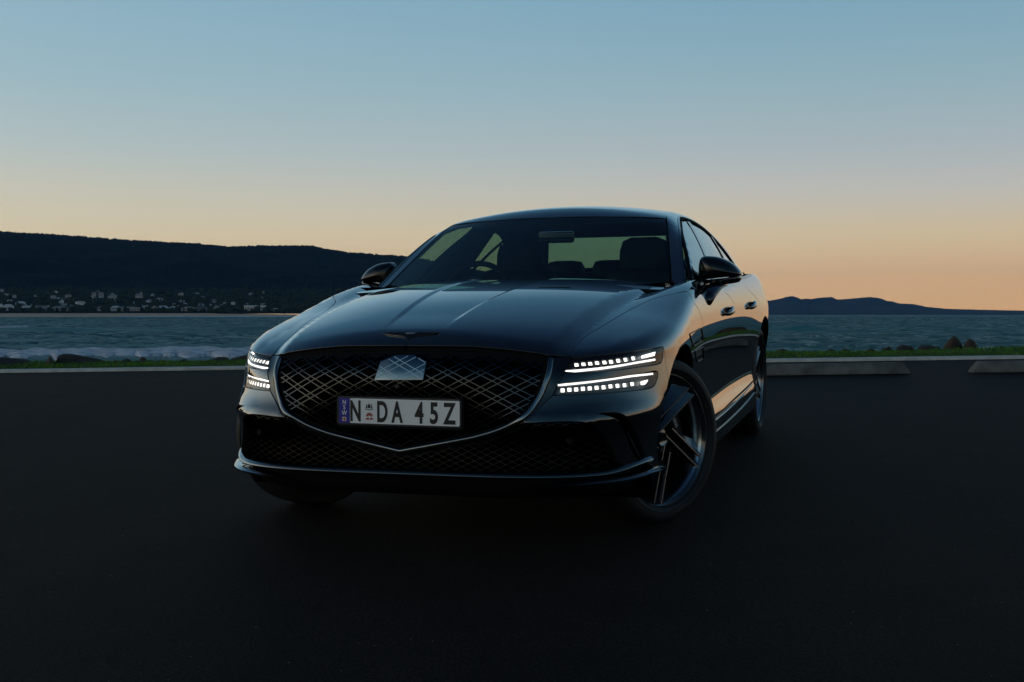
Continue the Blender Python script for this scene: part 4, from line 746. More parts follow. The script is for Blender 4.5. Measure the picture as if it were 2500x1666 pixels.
# haze
v,f=box_geo((0,0,0),(1,1,1)); mhz=bpy.data.materials.new('haze_air'); mhz.use_nodes=True; t=mhz.node_tree; t.nodes.clear(); pv_=N(t,'ShaderNodeVolumePrincipled'); pv_.inputs['Color'].default_value=(.20,.52,1,1); pv_.inputs['Density'].default_value=HAZE_DENSITY; oo_=N(t,'ShaderNodeOutputMaterial'); L(t,pv_.outputs[0],oo_.inputs['Volume'])
if HAZE_DENSITY>0:
    hz_=link('haze',[(x*16500,y*16500,-9 if z<0 else 560) for x,y,z in [(2*a,2*b_,c) for a,b_,c in v]],f,mhz,None,False); fixn(hz_); tag(hz_,kind='stuff')

# trees across the road behind the viewpoint (seen only as reflections in the paint)
rg=np.random.default_rng(11); VV=[];FF=[];off=0
for i in range(420):
    a=rg.uniform(1.75,5.3); dd_=rg.uniform(46,60); x=CX+dd_*math.sin(a); y=CY+dd_*math.cos(a); hgt=rg.uniform(1.2,2.6)*(1.6 if rg.random()<.12 else 1); sx=rg.uniform(1.2,2.6)
    for q_ in range(3):
        q=bv*(1+.3*rg.normal(size=(len(bv),1)))*[sx*.6,sx*.6,hgt*.5]+[x+rg.normal()*sx*.6,y+rg.normal()*sx*.6,float(gz(x,y))+hgt*rg.uniform(.35,.8)]; VV.append(q); FF.append(bf_+off); off+=len(bv)
VV=np.vstack(VV);FF=np.vstack(FF); me=bpy.data.meshes.new('treeline'); me.vertices.add(len(VV)); me.vertices.foreach_set('co',VV.ravel()); me.loops.add(FF.size); me.loops.foreach_set('vertex_index',FF.ravel()); me.polygons.add(len(FF)); me.polygons.foreach_set('loop_start',np.arange(0,FF.size,3)); me.update(calc_edges=True); me.materials.append(mt_)
tl=bpy.data.objects.new('treeline',me); COL.objects.link(tl); tag(tl,'dark hedge of trees around the car park','trees',kind='stuff')
# ------------------------------------------------------------------ the car
FB,FC=F_body,F_cab
car=empty('car'); car.matrix_world=CARM
tag(car,'dark blue-black luxury sedan with lit headlamps and turned front wheels, parked on the asphalt','car')
PM=[M['paint'],M['matte']]; GM=[M['gloss'],M['matte']]
D=DATA
ex=[]
for y in np.arange(-.72,.66,.018):
    c_=.128+.062*float(sst((y-hood_edge_y(.15))/1.1)); ex+=[(sg*(c_+d_),y) for sg in (-1,1) for d_ in np.linspace(-.018,.018,9)]
hood=panel('hood',D['hood'],'top',FB,PM,car,half=True,h=.03,gap=.0032,extra=np.array(ex))
for nm in ('fender','door_front','door_rear','quarter'):
    n2={'door_front':'front_door','door_rear':'rear_door','quarter':'rear_quarter_panel'}.get(nm,nm)
    o=panel(n2,D[nm],'fend' if nm=='fender' else 'side',FB,PM,car,h=.032,flange=.003 if nm=='fender' else .016,depth=.028 if nm=='fender' else .010)
    o2=mirror_copy(o,car,n2)
    D['_'+nm]=(o,o2)
slot=poly(D['slot'],.012)
bump=panel('front_bumper',D['bumper'],'cyl',FB,PM,car,h=.025,holes=[slot],flange=.003,depth=.03); bump2=mirror_copy(bump,car,'front_bumper')
for ob,sg in ((bump,1),(bump2,-1)):
    bk=panel('air_slot',D['slot'],'cyl',FB,[M['void'],M['void']],car,off=-.035,h=.03,gap=-.02,flange=None)
    st=strip('slot_trim','cyl',FB,D['slot_chrome'][0],  .0045,M['chrome'],car,-.024,-.014)
    if sg<0:
        b2=mirror_copy(bk,ob,'air_slot'); s2=mirror_copy(st,ob,'slot_trim'); bpy.data.objects.remove(bk); bpy.data.objects.remove(st)
    else: bk.parent=ob; st.parent=ob
both(panel('lamp_surround',D['bezel'],'cyl',FB,GM,car,h=.025,off=-.002))

# --- grille
gf=np.array(D['gframe'][0]); gt=np.array(D['gtop'][0]); gf[-1,0]=0; gt[0,0]=0
gfull=catmull(gf,.012); gtfull=catmull(gt,.012)
right=np.vstack([gtfull,gfull[1:]]); gpoly=np.vstack([right,(right*[-1,1])[::-1][1:-1]])
gback=panel('grille',gpoly,'front',FB,[M['void'],M['void']],car,off=-.085,h=.04,gap=.0,flange=None)
gin=inset(gpoly,.012)
fr=np.vstack([gfull[:-1],(gfull*[-1,1])[::-1]])
P,n=surf(FB,'front',fr,0.0)
fo=sweep('grille_frame',P,[(-.020,-.03),(.000,-.03),(.002,.003),(-.003,.0065),(-.016,.0055),(-.020,.001)],M['gchrome'],gback,up=n,smooth=False)
bevel(fo,.0015,1,25)
tp=np.vstack([gtfull[:-1]*[-1,1],np.array([[0,gtfull[0,1]]])]);tp=np.vstack([(gtfull*[-1,1])[::-1],gtfull[1:]])
P,n=surf(FB,'front',tp-[0,.010],-.020)
sweep('grille_header',P,[(-.016,-.04),(.016,-.04),(.016,0),(-.016,.004)],M['matte'],gback,up=n)
def lattice(name,pg,k,period,z0,dbl,w,off0,off1,m,parent,F,xr,zr,minlen=.02):
    for sgn in (1,-1):
        cmin=int((zr[0]-z0-k*xr)/period)-1; cmax=int((zr[1]-z0+k*xr)/period)+1
        for j in range(cmin,cmax+1):
            for dd in dbl:
                xs=np.linspace(-xr,xr,500); zs=z0+j*period+dd+sgn*k*xs
                pt=np.stack([xs,zs],1); ins=inside(pt,pg)
                i=0
                while i<len(xs):
                    if ins[i]:
                        a=i
                        while i<len(xs) and ins[i]: i+=1
                        if xs[i-1]-xs[a]>minlen:
                            q=pt[a:i]; m_=max(3,int((q[-1,0]-q[0,0])/.05)+1); q=q[np.linspace(0,len(q)-1,m_).astype(int)]
                            P,n=surf(F,'front',q,0.)
                            up=n; w2=w/2
                            sweep(name,P+up*(off0+off1)/2*1.0,[(-w2,-(off1-off0)/2),(w2,-(off1-off0)/2),(w2*.8,(off1-off0)/2),(-w2*.8,(off1-off0)/2)],m,parent,up=up)
                    i+=1
KG=.504; 
lattice('grille_bar',gin,KG,.0665,.727,(-.0104,.0104),.0046,-.034,-.010,M['gbar'],gback,FB,.6,(.36,.80))
# things seen behind the grille
for x,z,sx,sz in ((-.34,.60,.05,.22),(.36,.60,.05,.22),(0,.66,.9,.03),(-.2,.52,.02,.25),(.2,.52,.02,.25)):
    box('radiator_support',(x,-.70,z),(sx,.03,sz),M['satin'],gback,.006)
for i in range(9): box('radiator_slat',(0,-.715,.50+i*.022),(.62,.012,.006),M['satin'],gback)
# radar cover
bo=np.array([(-.100,.660),(-.0835,.731),(-.022,.757),(.055,.758),(.112,.733),(.104,.662)])
rc=[]
cov=mat('radar_cover',(.13,.175,.205),.08,1.0)
v=[];yt=-.836;yb=-.868
for (x,z) in bo: v.append((x,yb+(z-.66)/.098*(yt-yb),z))
v2=[(x,y+.02,z) for x,y,z in v]
rco=link('radar_cover',v+v2,[(5,4,3,2,1,0)]+[(i,(i+1)%6,6+(i+1)%6,6+i) for i in range(6)],cov,gback,False); fixn(rco); bevel(rco,.002,2)
etch=mat('etched_line',(.24,.30,.33),.2,1.0)
bp=inset(bo,.004)
for sgn in (1,-1):
    for j in range(-3,4):
        for dd in (-.0104,.0104):
            xs=np.linspace(-.12,.13,200); zs=.727+j*.0665+dd+sgn*KG*xs; pt=np.stack([xs,zs],1); ins=inside(pt,bp)
            if ins.sum()>8:
                q=pt[ins][[0,-1]]; P=np.array([(a,yb+(b-.66)/.098*(yt-yb),b) for a,b in q]); 
                sweep('etched_line',P+np.array([0,-.0006,.0001]),[(-.0016,-.0006),(.0016,-.0006),(.0016,.0004),(-.0016,.0004)],etch,gback,up=np.tile([0,-.97,.24],(2,1)))
# camera ball under the cover
cb=lathe('front_camera',[(-.012,.0),(-.012,.010),(-.004,.011),(.003,.008),(.006,.0)],M['satin'],gback,20); cb.rotation_euler=(0,0,-math.pi/2); cb.location=(-.002,-.868,.634)
lens_=lathe('camera_lens',[(.0,.004),(.004,.003),(.005,.0)],M['gloss'],gback,16); lens_.rotation_euler=(0,0,-math.pi/2); lens_.location=(-.002,-.873,.634)

# --- lower intake
ot=np.array(D['open_top'][0]); ib=np.array(D['intake_bot'][0]); ib[-1,0]=0
chin=[(0,.366),(.10,.388),(.211,.410),(.317,.432),(.42,.465),(.47,.490)]
rt_=np.vstack([catmull(chin,.015),catmull(ot,.012),catmull(ib,.015)[1:]])
ipoly=np.vstack([rt_,(rt_*[-1,1])[::-1][1:-1]])
intake=panel('lower_intake',ipoly,'front',FB,[M['void'],M['void']],car,off=-.075,h=.05,gap=-.01,flange=None)
lattice('intake_bar',inset(ipoly,.002),.46,.0232,.3325,(0.,),.0024,-.026,-.014,M['gbar2'],intake,FB,.80,(.30,.52),.03)
# chin band between grille frame and intake
cb_=np.array(gf[[5,6,7,8]]); 
co=[(.4967,.523),(.42,.4838),(.3169,.4497),(.211,.4272),(.10,.405),(0,.3865)]
ch_o=catmull(co,.012); ch_i=catmull(chin,.012)[::-1]
ch=np.vstack([ch_o,ch_i[::-1],[[.4967,.503]]])
chp=np.vstack([ch_o,catmull(chin,.012),[[.4967,.503]]])
half_=np.vstack([ch_o[::-1],[[.4967,.503]],ch_i])
chpoly=np.vstack([half_,(half_*[-1,1])[::-1]])
keep=[i for i in range(len(chpoly)) if np.linalg.norm(chpoly[i]-chpoly[i-1])>.002]
panel('chin_panel',chpoly[keep],'front',FB,GM,car,off=-.004,h=.02,gap=.0015)
# parking sensors in the mesh
for sx in (-1,1):
    P,n=surf(FB,'front',np.array([[.665,.432]]),-.012)
    s_=lathe('parking_sensor',[(0,.0125),(.006,.0125),(.008,.011),(.006,.010),(.005,0)],M['satin'],intake,20)
    s_.matrix_local=Matrix.Translation((sx*P[0][0],P[0][1],P[0][2]))@Vector((sx*n[0][0],n[0][1],n[0][2])).to_track_quat('X','Z').to_matrix().to_4x4()

# --- lip / splitter
def lipgrid(name,avals,prof,m,parent,zlift=None,osc=None,zs=None,zc=.272):
    k=len(prof); V=[];
    for a in avals:
        zl=zlift(a) if zlift else 0; os_=osc(a) if osc else 1
        q_=zs(a) if zs else 1; ab=np.array([[a,zc+(z-zc)*q_+zl] for _,z in prof]); ab_ref=np.array([[a,.33]]*k)
        P,n=surf(FB,'cyl',ab,0.)
        for (off,z),p_,n_ in zip(prof,P,n):
            h_=np.array([n_[0],n_[1],0]); h_/=np.linalg.norm(h_); V.append(p_+h_*off*os_)
    F=[]
    for i in range(len(avals)-1):
        for j in range(k-1): F.append((i*k+j,(i+1)*k+j,(i+1)*k+j+1,i*k+j+1))
    o=link(name,V,F,m,parent,True); fixn(o)
    try: o.data.set_sharp_from_angle(angle=math.radians(50))
    except Exception: pass
    return o
av=np.linspace(-1.0,1.0,121)
zl=lambda a: .026*float(sst((abs(a)-.74)/.26))
lipgrid('front_lip',av,[(-.05,.322),(-.006,.314),(.006,.309),(.011,.304),(.012,.299),(.008,.294),(-.03,.288),(-.10,.28)],M['paint'],car,zl)
for sg in (1,-1):
    aw=np.linspace(.50,1.085,60)*sg
    osc=lambda a: float(sst((abs(a)-.47)/.14))
    o=lipgrid('lip_winglet',aw,[(-.06,.290),(.006,.288),(.022,.283),(.028,.277),(.026,.270),(.012,.262),(-.03,.252),(-.09,.25)],M['paint'],car,lambda a:-.006+.012*float(sst((abs(a)-.8)/.28)),lambda a:.1+.9*osc(a),lambda a:.08+.92*float(sst((abs(a)-.49)/.22))*(1-.6*float(sst((abs(a)-.95)/.14))))
lipgrid('front_valance',np.linspace(-1.22,1.22,81),[(-.035,.292),(-.045,.25),(-.09,.20),(-.22,.17),(-.40,.16)],M['matte'],car)

# --- hood emblem
we=np.array([(-.121,-.7285),(.119,-.7285),(.100,-.7375),(.05,-.747),(.02,-.752),(0,-.7645),(-.02,-.752),(-.05,-.747),(-.101,-.7375)])
emb=panel('hood_emblem',we,'top',FB,[M['satin'],M['satin']],hood,off=.003,h=.02,gap=0,flange=.0,depth=.004)
for q in ([(-.121,-.7285),(-.05,-.7295),(-.03,-.7305),(-.016,-.742),(0,-.7645)],[(.119,-.7285),(.05,-.7295),(.03,-.7305),(.016,-.742),(0,-.7645)],[(-.121,-.7285),(-.101,-.7375),(-.05,-.747),(-.02,-.752),(0,-.7645)]):
    strip('emblem_edge','top',FB,q,.0018,M['gchrome'],hood,.002,.005,h=.012)
P,n=surf(FB,'top',np.array([[0.,-.735]]),.0042); zq=Vector(n[0]); xq=Vector((1,0,0)); yq=zq.cross(xq).normalized()
tm=Matrix((xq,yq,zq)).transposed().to_4x4(); tm.translation=Vector(P[0])
text('emblem_lettering','GENESIS',.010,M['white'],hood,tm,.0004,1.05)

# --- number plate
plate=empty('number_plate',car,(.005,-.880,.5395)); plate.rotation_euler=(math.radians(-1.0),math.radians(.5),0)
def rbox(name,c,s,r,m,parent):
    a,b=s[0]/2,s[2]/2; pts=[]
    for cx,cz,a0 in ((a-r,b-r,0),(-a+r,b-r,90),(-a+r,-b+r,180),(a-r,-b+r,270)):
        for t in range(0,91,15): pts.append((c[0]+cx+r*math.cos(math.radians(a0+t)),c[2]+cz+r*math.sin(math.radians(a0+t))))
    k=len(pts); v=[(x,c[1]-s[1]/2,z) for x,z in pts]+[(x,c[1]+s[1]/2,z) for x,z in pts]
    f=[tuple(range(k)),tuple(range(2*k-1,k-1,-1))]+[(i,k+i,k+(i+1)%k,(i+1)%k) for i in range(k)]
    o=link(name,v,f,m,parent,False); fixn(o); return o
rbox('plate_surround',(0,.004,-.002),(.536,.006,.126),.014,M['matte'],plate)
rbox('plate_rim',(0,.0,0),(.521,.004,.111),.011,M['chrome'],plate)
rbox('plate_border',(0,-.0016,0),(.515,.003,.105),.009,M['ink'],plate)
rbox('plate_face',(.0245,-.0026,0),(.458,.0026,.097),.006,M['plate'],plate)
rbox('plate_band',(-.2285,-.0026,0),(.046,.0026,.098),.004,M['platebl'],plate)
def pm(u,v,d=-.0042): 
    m_=Matrix(((1,0,0,u),(0,0,-1,d),(0,1,0,v),(0,0,0,1))); return m_
def ptext(name,s,u,v,size,m,sx,off=0.,ext=.0008):
    cu=bpy.data.curves.new(name,'FONT'); cu.body=s; cu.size=size; cu.extrude=ext; cu.offset=off; cu.align_x='CENTER'; cu.align_y='CENTER'
    t=bpy.data.objects.new('tmp',cu); COL.objects.link(t); dg=bpy.context.evaluated_depsgraph_get(); dg.update()
    me=bpy.data.meshes.new_from_object(t.evaluated_get(dg)); bpy.data.objects.remove(t); me.name=name
    co=np.array([v_.co[:] for v_ in me.vertices]); cx=(co[:,0].min()+co[:,0].max())/2; cy=(co[:,1].min()+co[:,1].max())/2
    me.transform(pm(u,v)@Matrix.Diagonal((sx,1,1,1))@Matrix.Translation((-cx,-cy,0))); me.materials.clear(); me.materials.append(m)
    o=bpy.data.objects.new(name,me); COL.objects.link(o); o.parent=plate; return o
for ch_,u,w in (('N',-.1805,.60),('D',-.066,.60),('A',-.004,.60),('4',.088,.66),('5',.149,.70),('Z',.2125,.68)):
    ptext('plate_character',ch_,u,.0-.0005,.112,M['ink'],w*.95,.0032)
for ch_,v_ in (('N',.0325),('S',.0125),('W',-.0095)): ptext('band_character',ch_,-.2285,v_,.0245,M['plate'],.86,.0002)
dsk=lathe('band_emblem',[(0,0),(0,.0095),(-.0008,.0095),(-.0008,0)],M['plate'],plate,24); dsk.rotation_euler=(0,0,math.pi/2); dsk.location=(-.2285,-.0042,-.0335)
box('emblem_cross',(-.2285,-.0056,-.0335),(.0042,.0008,.018),M['red'],plate); box('emblem_cross',(-.2285,-.0058,-.0335),(.018,.0008,.0042),M['red'],plate)
def flat(name,pts,m,d=-.0048,t=.0008):
    k=len(pts); v=[(x,d,z) for x,z in pts]+[(x,d+t,z) for x,z in pts]
    o=link(name,v,[tuple(range(k))]+[(i,k+i,k+(i+1)%k,(i+1)%k) for i in range(k)]+[tuple(range(2*k-1,k-1,-1))],m,plate,False); fixn(o); return o
cx,cz=-.1225,.0185
flat('crest_shield',[(cx-.0055,cz+.007),(cx+.0055,cz+.007),(cx+.0055,cz-.003),(cx+.003,cz-.007),(cx,cz-.009),(cx-.003,cz-.007),(cx-.0055,cz-.003)],M['ink'])
for s in (-1,1):
    flat('crest_supporter',[(cx+s*.0075,cz-.008),(cx+s*.008,cz+.001),(cx+s*.0095,cz+.010),(cx+s*.0115,cz+.008),(cx+s*.012,cz+.001),(cx+s*.0145,cz-.008)],M['ink'])
flat('crest_top',[(cx-.004,cz+.0085),(cx,cz+.013),(cx+.004,cz+.0085)],M['ink'])
flat('crest_scroll',[(cx-.018,cz-.0095),(cx-.010,cz-.0105),(cx,cz-.0125),(cx+.010,cz-.0105),(cx+.018,cz-.0095),(cx+.016,cz-.0125),(cx+.008,cz-.014),(cx,cz-.0155),(cx-.008,cz-.014),(cx-.016,cz-.0125)],M['ink'])
fx,fz=-.121,-.021
random.seed(4)
for i in range(9):
    a=math.radians(10+20*i); r0=.0045; r1=.0155; w=.0032
    c0=(fx+r0*math.cos(a),fz+r0*math.sin(a)); c1=(fx+r1*math.cos(a),fz+r1*math.sin(a)); nn=(-math.sin(a)*w/2,math.cos(a)*w/2)
    flat('flower_petal',[(c0[0]-nn[0]*.5,c0[1]-nn[1]*.5),(c1[0]-nn[0],c1[1]-nn[1]),(c1[0]+nn[0],c1[1]+nn[1]),(c0[0]+nn[0]*.5,c0[1]+nn[1]*.5)],M['red'],-.0048-.00003*i)
for s in (-1,1): flat('flower_leaf',[(fx+s*.002,fz-.004),(fx+s*.012,fz-.005),(fx+s*.019,fz-.012),(fx+s*.010,fz-.011),(fx+s*.003,fz-.014)],M['red'],-.0052)

# --- headlamps
def lamp(key,mods,outer,bar,upper,sg):
    hs=panel('headlight',D[key],'cyl',FB,[M['refl' if upper else 'housing'],M['matte']],car,off=-.030,h=.03,gap=-.003,flange=None)
    kids=[]
    wall=poly(D[key],.012); wall=wall if area(wall)>0 else wall[::-1]; A,n=surf(FB,'cyl',wall,-.001); Bq,_=surf(FB,'cyl',inset(wall,-.003),-.031); k=len(A)
    if np.abs(area(wall))>0 and area(wall)<0: pass
    w=link('lamp_rim',list(A)+list(Bq),[(i,(i+1)%k,k+(i+1)%k,k+i) for i in range(k)],M['satin'],hs,True); kids.append(w)
    kids.append(panel('lamp_lens',D[key],'cyl',FB,[M['lens'],M['lens']],hs,off=-.0005,h=.025,gap=.003,flange=None))
    kids.append(strip('light_guide','cyl',FB,D[bar],  .0074,M['ledb'],hs,-.016,-.009,h=.02))
    q=np.array(D[mods]); P,n=surf(FB,'cyl',q,-.016)
    P2,_=surf(FB,'cyl',q+[.006,0],-.016)
    for i in range(len(q)):
        t=P2[i]-P[i]; t/=np.linalg.norm(t); up_=np.cross(n[i],t); up_/=np.linalg.norm(up_)
        if up_[2]<0: up_=-up_
        step=.0245 if i<6 else .030
        fr_=Matrix((Vector(t),Vector(n[i]),Vector(up_))).transposed().to_4x4(); fr_.translation=Vector(P[i])
        e=box('led_module',(0,0,0),(.0145,.006,.0145),M['led'],hs,.0012,1); e.matrix_local=fr_; kids.append(e)
        bz=box('led_post',(.0123,.0,.0),(.0035,.012,.021),M['bezel'],hs); bz.matrix_local=fr_; kids.append(bz)
        bs=box('led_shelf',(0,-.001,-.0112),(.0235,.012,.0016),M['satin'],hs); bs.matrix_local=fr_; kids.append(bs)
        bs=box('led_shelf',(0,-.001,.0112),(.0235,.012,.0016),M['satin'],hs); bs.matrix_local=fr_; kids.append(bs)
    kids.append(panel('marker_light',D[outer],'cyl',FB,[M['led'],M['led']],hs,off=-.010,h=.02,gap=.0,flange=.0,depth=.006))
    return hs,kids
def lamp_pair(key,mods,outer,bar,upper):
    hs,kids=lamp(key,mods,outer,bar,upper,1)
    h2=mirror_copy(hs,car,'headlight')
    for c in kids:
        mw=c.matrix_basis.copy(); me=c.data
        if mw!=Matrix.Identity(4):
            cl=me.copy(); cl.transform(Matrix.Diagonal((-1,1,1,1))@mw); cl.flip_normals()
            o=bpy.data.objects.new(c.name.split('.')[0],cl); COL.objects.link(o); o.parent=h2
        else: mirror_copy(c,h2)
lamp_pair('lamp_upper','modU','outU','barU',True)
lamp_pair('lamp_lower','modL','outL','barL',False)

# --- side vents, handles, sill
for key in ('vent','vent_low'):
    pg=poly(D[key],.01); P,n=surf(FB,'side',pg,.002)
    o=sweep('fender_vent',P,[(-.0018,-.002),(.0018,-.002),(.0018,.0015),(-.0018,.0015)],M['satin'],car,up=n,closed=True); mirror_copy(o,car,'fender_vent')
    c=np.array([s[0] for s in D[key]])
    a=c[0]*.48+c[3]*.52; b=c[1]*.48+c[2]*.52
    o=strip('vent_bar','side',FB,[a,b],.0022,M['satin'],car,.0,.0012); mirror_copy(o,car,'vent_bar')
def handle(yc,zc,door):
    pr=[];
    for (o_,par) in ((1,door[0]),(-1,door[1])):
        yy=np.linspace(yc-.105,yc+.105,15); zz=zc+.012*(yy-yc)/.1; ab=np.stack([yy,zz],1)
        P,n=surf(FB,'side',ab,0.); t=np.linspace(-1,1,15); lift=.026*(1-np.abs(t)**3)+.002
        P=P+n*lift[:,None]; 
        sc=.55+.45*np.sqrt(np.maximum(0,1-t**4))
        pf=[(.015*math.cos(a),.008*math.sin(a)) for a in np.linspace(0,2*math.pi,13)[:-1]]
        h_=sweep('door_handle',P,pf,M['paint'],par,up=n,smooth=True,scale=sc)
        cup=pillow('handle_recess',[(yc+.062*math.cos(a),zc+.026*math.sin(a)) for a in np.linspace(0,2*math.pi,25)[:-1]],(yc,zc),.004,lambda u,w,d:tuple(surf(FB,'side',np.array([[u,w]]),.001+d*.15)[0][0]),M['gloss'],par,rings=3)
        if o_<0:
            for q in (h_,cup):
                q.data.transform(Matrix.Diagonal((-1,1,1,1))); q.data.flip_normals()
handle(1.36,.852,D['_door_front']); handle(2.31,.858,D['_door_rear'])
sk=[[(.385,.338),(.6,.338),(1.0,.330),(1.72,.347),(2.2,.362),(2.475,.377)],[(2.475,.377),(2.47,.27),(2.40,.215)],[(2.40,.215),(1.4,.20),(.42,.20)],[(.42,.20),(.37,.26),(.385,.338)]]
o=panel('side_skirt',sk,'side',FB,GM,car,h=.04,off=-.001); mirror_copy(o,car,'side_skirt')
o=strip('sill_trim','side',FB,[(.42,.322),(.9,.315),(1.4,.319),(2.0,.340),(2.42,.362)],.007,M['chrome'],car,.0,.005); mirror_copy(o,car,'sill_trim')
o=strip('skirt_edge','side',FB,[(.45,.262),(.9,.258),(1.5,.262),(2.1,.284),(2.45,.312)],.004,M['gchrome'],car,.0,.005); mirror_copy(o,car,'skirt_edge')

# --- greenhouse
def C3(L_): return [list(map(float,par_inv('cab',np.array(q,float)))) for q in L_]
ws_edge=[(.753,.772,1.025),(.702,1.017,1.172),(.650,1.246,1.302),(.620,1.363,1.356)]
roof_j=[(.620,1.363,1.356),(.592,1.50,1.39),(.568,1.70,1.412),(.555,2.0,1.423),(.548,2.4,1.403),(.548,2.75,1.345)]
rg_edge=[(.548,2.75,1.345),(.60,3.0,1.25),(.67,3.28,1.12),(.70,3.42,1.06)]
dlo=[(.850,2.86,1.06),(.775,2.78,1.14),(.715,2.64,1.245),(.665,2.42,1.325),(.640,2.15,1.366),(.630,1.86,1.383),(.632,1.683,1.379),(.67,1.454,1.338),(.723,1.201,1.257),(.774,.972,1.13),(.805,.842,1.051),(.83,.77,1.010)]
o=panel('side_frame',[C3(ws_edge),C3(roof_j),C3(rg_edge),C3([(.70,3.42,1.06),(.80,3.42,1.03),(.84,3.1,1.03),(.850,2.86,1.03)]),C3([(.850,2.86,1.03),(.850,2.86,1.06)]),C3(dlo),C3([(.83,.77,1.01),(.80,.74,1.0),(.753,.772,1.025)])],'cab',FC,PM,car,h=.03); mirror_copy(o,car,'side_frame')
o=panel('windscreen',[[(0,1.379),(.145,1.377),(.375,1.371),(.617,1.356)],[(.617,1.356),(.65,1.302),(.702,1.172),(.755,1.02)],[(.755,1.02),(.4,.985),(0,.97)]],'front',FC,[M['ws'],M['matte']],car,half=True,h=.04,off=-.002,gap=.003,flange=None)
o=panel('roof_header',[[(0,1.283),(.145,1.29),(.375,1.31),(.617,1.363)],[(.617,1.363),(.598,1.47)],[(.598,1.47),(.35,1.43),(0,1.41)]],'top',FC,PM,car,half=True,h=.04,gap=.0018)
o=panel('roof_panel',[[(0,1.41),(.35,1.43),(.598,1.47)],[(.598,1.47),(.568,1.70),(.555,2.0),(.548,2.4),(.548,2.75)],[(.548,2.75),(.3,2.785),(0,2.80)]],'top',FC,PM,car,half=True,h=.04,gap=.0018)
o=panel('rear_window',[[(0,1.385),(.3,1.378),(.545,1.345)],[(.545,1.345),(.60,1.25),(.67,1.12),(.70,1.06)],[(.70,1.06),(.3,1.075),(0,1.08)]],'rear',FC,[M['rg'],M['matte']],car,half=True,h=.05,off=-.002,gap=.003,flange=None)
o=panel('boot_lid',[[(0,3.40),(.4,3.38),(.70,3.36)],[(.70,3.36),(.74,3.7),(.70,4.0)],[(.70,4.0),(.3,4.03),(0,4.035)]],'top',FB,PM,car,half=True,h=.06)
o=panel('rear_bumper',[[(0,.92),(.5,.91),(.62,.90)],[(.62,.90),(.66,.7),(.62,.32)],[(.62,.32),(.4,.27),(0,.27)]],'rear',FB,PM,car,half=True,h=.06)
# side glass
lo_=lambda y:1.017+.012*(y-.8)
def splitq(y0,y1,z0,z1,n=5): return [(.7,y0+(y1-y0)*t,z0+(z1-z0)*t) for t in np.linspace(0,1,n)]
DL=np.array(dlo)
def dlo_between(a,b):
    q=catmull(DL[:,1:],.03); q3=np.vstack([np.interp(np.linspace(0,1,len(q)),np.linspace(0,1,len(DL)),DL[:,0])]).T
    out=[(x[0],p_[0],p_[1]) for x,p_ in zip(q3,q)]
    return [o_ for o_ in out if a<=o_[1]<=b and o_[2]>1.03]
bt1=(.638,1.846,1.376); bb1=(.862,1.335,1.020); bt2=(.632,1.945,1.378); bb2=(.864,1.415,1.021)
def lerp3(a,b,n=4): return [tuple(np.array(a)*(1-t)+np.array(b)*t) for t in np.linspace(0,1,n)]
def topseg(a,b,pa,pb):
    q=[o_ for o_ in dlo_between(min(a,b)+.02,max(a,b)-.02)]
    return [pa]+q[::4]+[pb]
fg=[C3([bb1]+lerp3(bb1,bt1,4)[1:-1]+[bt1]), C3(topseg(.80,1.846,bt1,(.80,.845,1.045))), C3([(.80,.845,1.045),(.842,.81,1.016)]), C3([(.842,.81,1.016),(.858,1.1,1.018),bb1])]
o=panel('side_window',fg,'cab',FC,[M['sg'],M['matte']],car,off=-.006,h=.04,gap=-.004,flange=None); mirror_copy(o,car,'side_window')
ct1=(.678,2.46,1.31); cb1=(.857,2.13,1.028); ct2=(.683,2.49,1.303); cb2=(.857,2.165,1.0285)
rgl=[C3([cb1]+lerp3(cb1,ct1,4)[1:-1]+[ct1]),C3(topseg(1.945,2.46,ct1,bt2)),C3([bt2]+lerp3(bt2,bb2,4)[1:-1]+[bb2]),C3([bb2,(.863,1.8,1.026),cb1])]
o=panel('side_window',rgl,'cab',FC,[M['sg'],M['matte']],car,off=-.006,h=.04,gap=-.004,flange=None); mirror_copy(o,car,'side_window')
qg=[C3([(.848,2.84,1.05),(.850,2.86,1.06)]),C3(topseg(2.49,2.86,(.850,2.86,1.06),ct2)),C3(lerp3(ct2,cb2,4)),C3([cb2,(.853,2.5,1.036),(.848,2.84,1.05)])]
o=panel('side_window',qg,'cab',FC,[M['sg'],M['matte']],car,off=-.006,h=.04,gap=-.004,flange=None); mirror_copy(o,car,'side_window')
bp=[C3([bb1]+lerp3(bb1,bt1,4)[1:]),C3([bt1,bt2]),C3(lerp3(bt2,bb2,4)),C3([bb2,bb1])]
o=panel('door_pillar',bp,'cab',FC,GM,car,off=-.003,h=.04,gap=.001); mirror_copy(o,car,'door_pillar')
o=strip('window_divider','cab',FC,C3(lerp3(lerp3(ct1,ct2,3)[1],lerp3(cb1,cb2,3)[1],5)),.026,M['gloss'],car,-.008,.0); mirror_copy(o,car,'window_divider')
o=strip('window_divider','cab',FC,C3([(.783,.975,1.128),(.81,.91,1.08),(.845,.835,1.014)]),.018,M['gloss'],car,-.008,.0); mirror_copy(o,car,'window_divider')
o=strip('window_trim','cab',FC,C3(dlo),.012,M['gchrome'],car,-.004,.003); mirror_copy(o,car,'window_trim')
dl2=[(x*.992,y-.0*(y-1.8),z-.012) for x,y,z in dlo[1:-1]]
o=strip('window_seal','cab',FC,C3([(x,y+(-.02 if y>1.9 else .012),z-.017) for x,y,z in dlo[1:-1]]),.020,M['matte'],car,-.006,.001); mirror_copy(o,car,'window_seal')
o=strip('waist_trim','side',FB,[(.80,1.006),(1.2,1.008),(1.6,1.016),(2.0,1.021),(2.5,1.030),(2.84,1.04)],.014,M['gchrome'],car,-.002,.006); mirror_copy(o,car,'waist_trim')
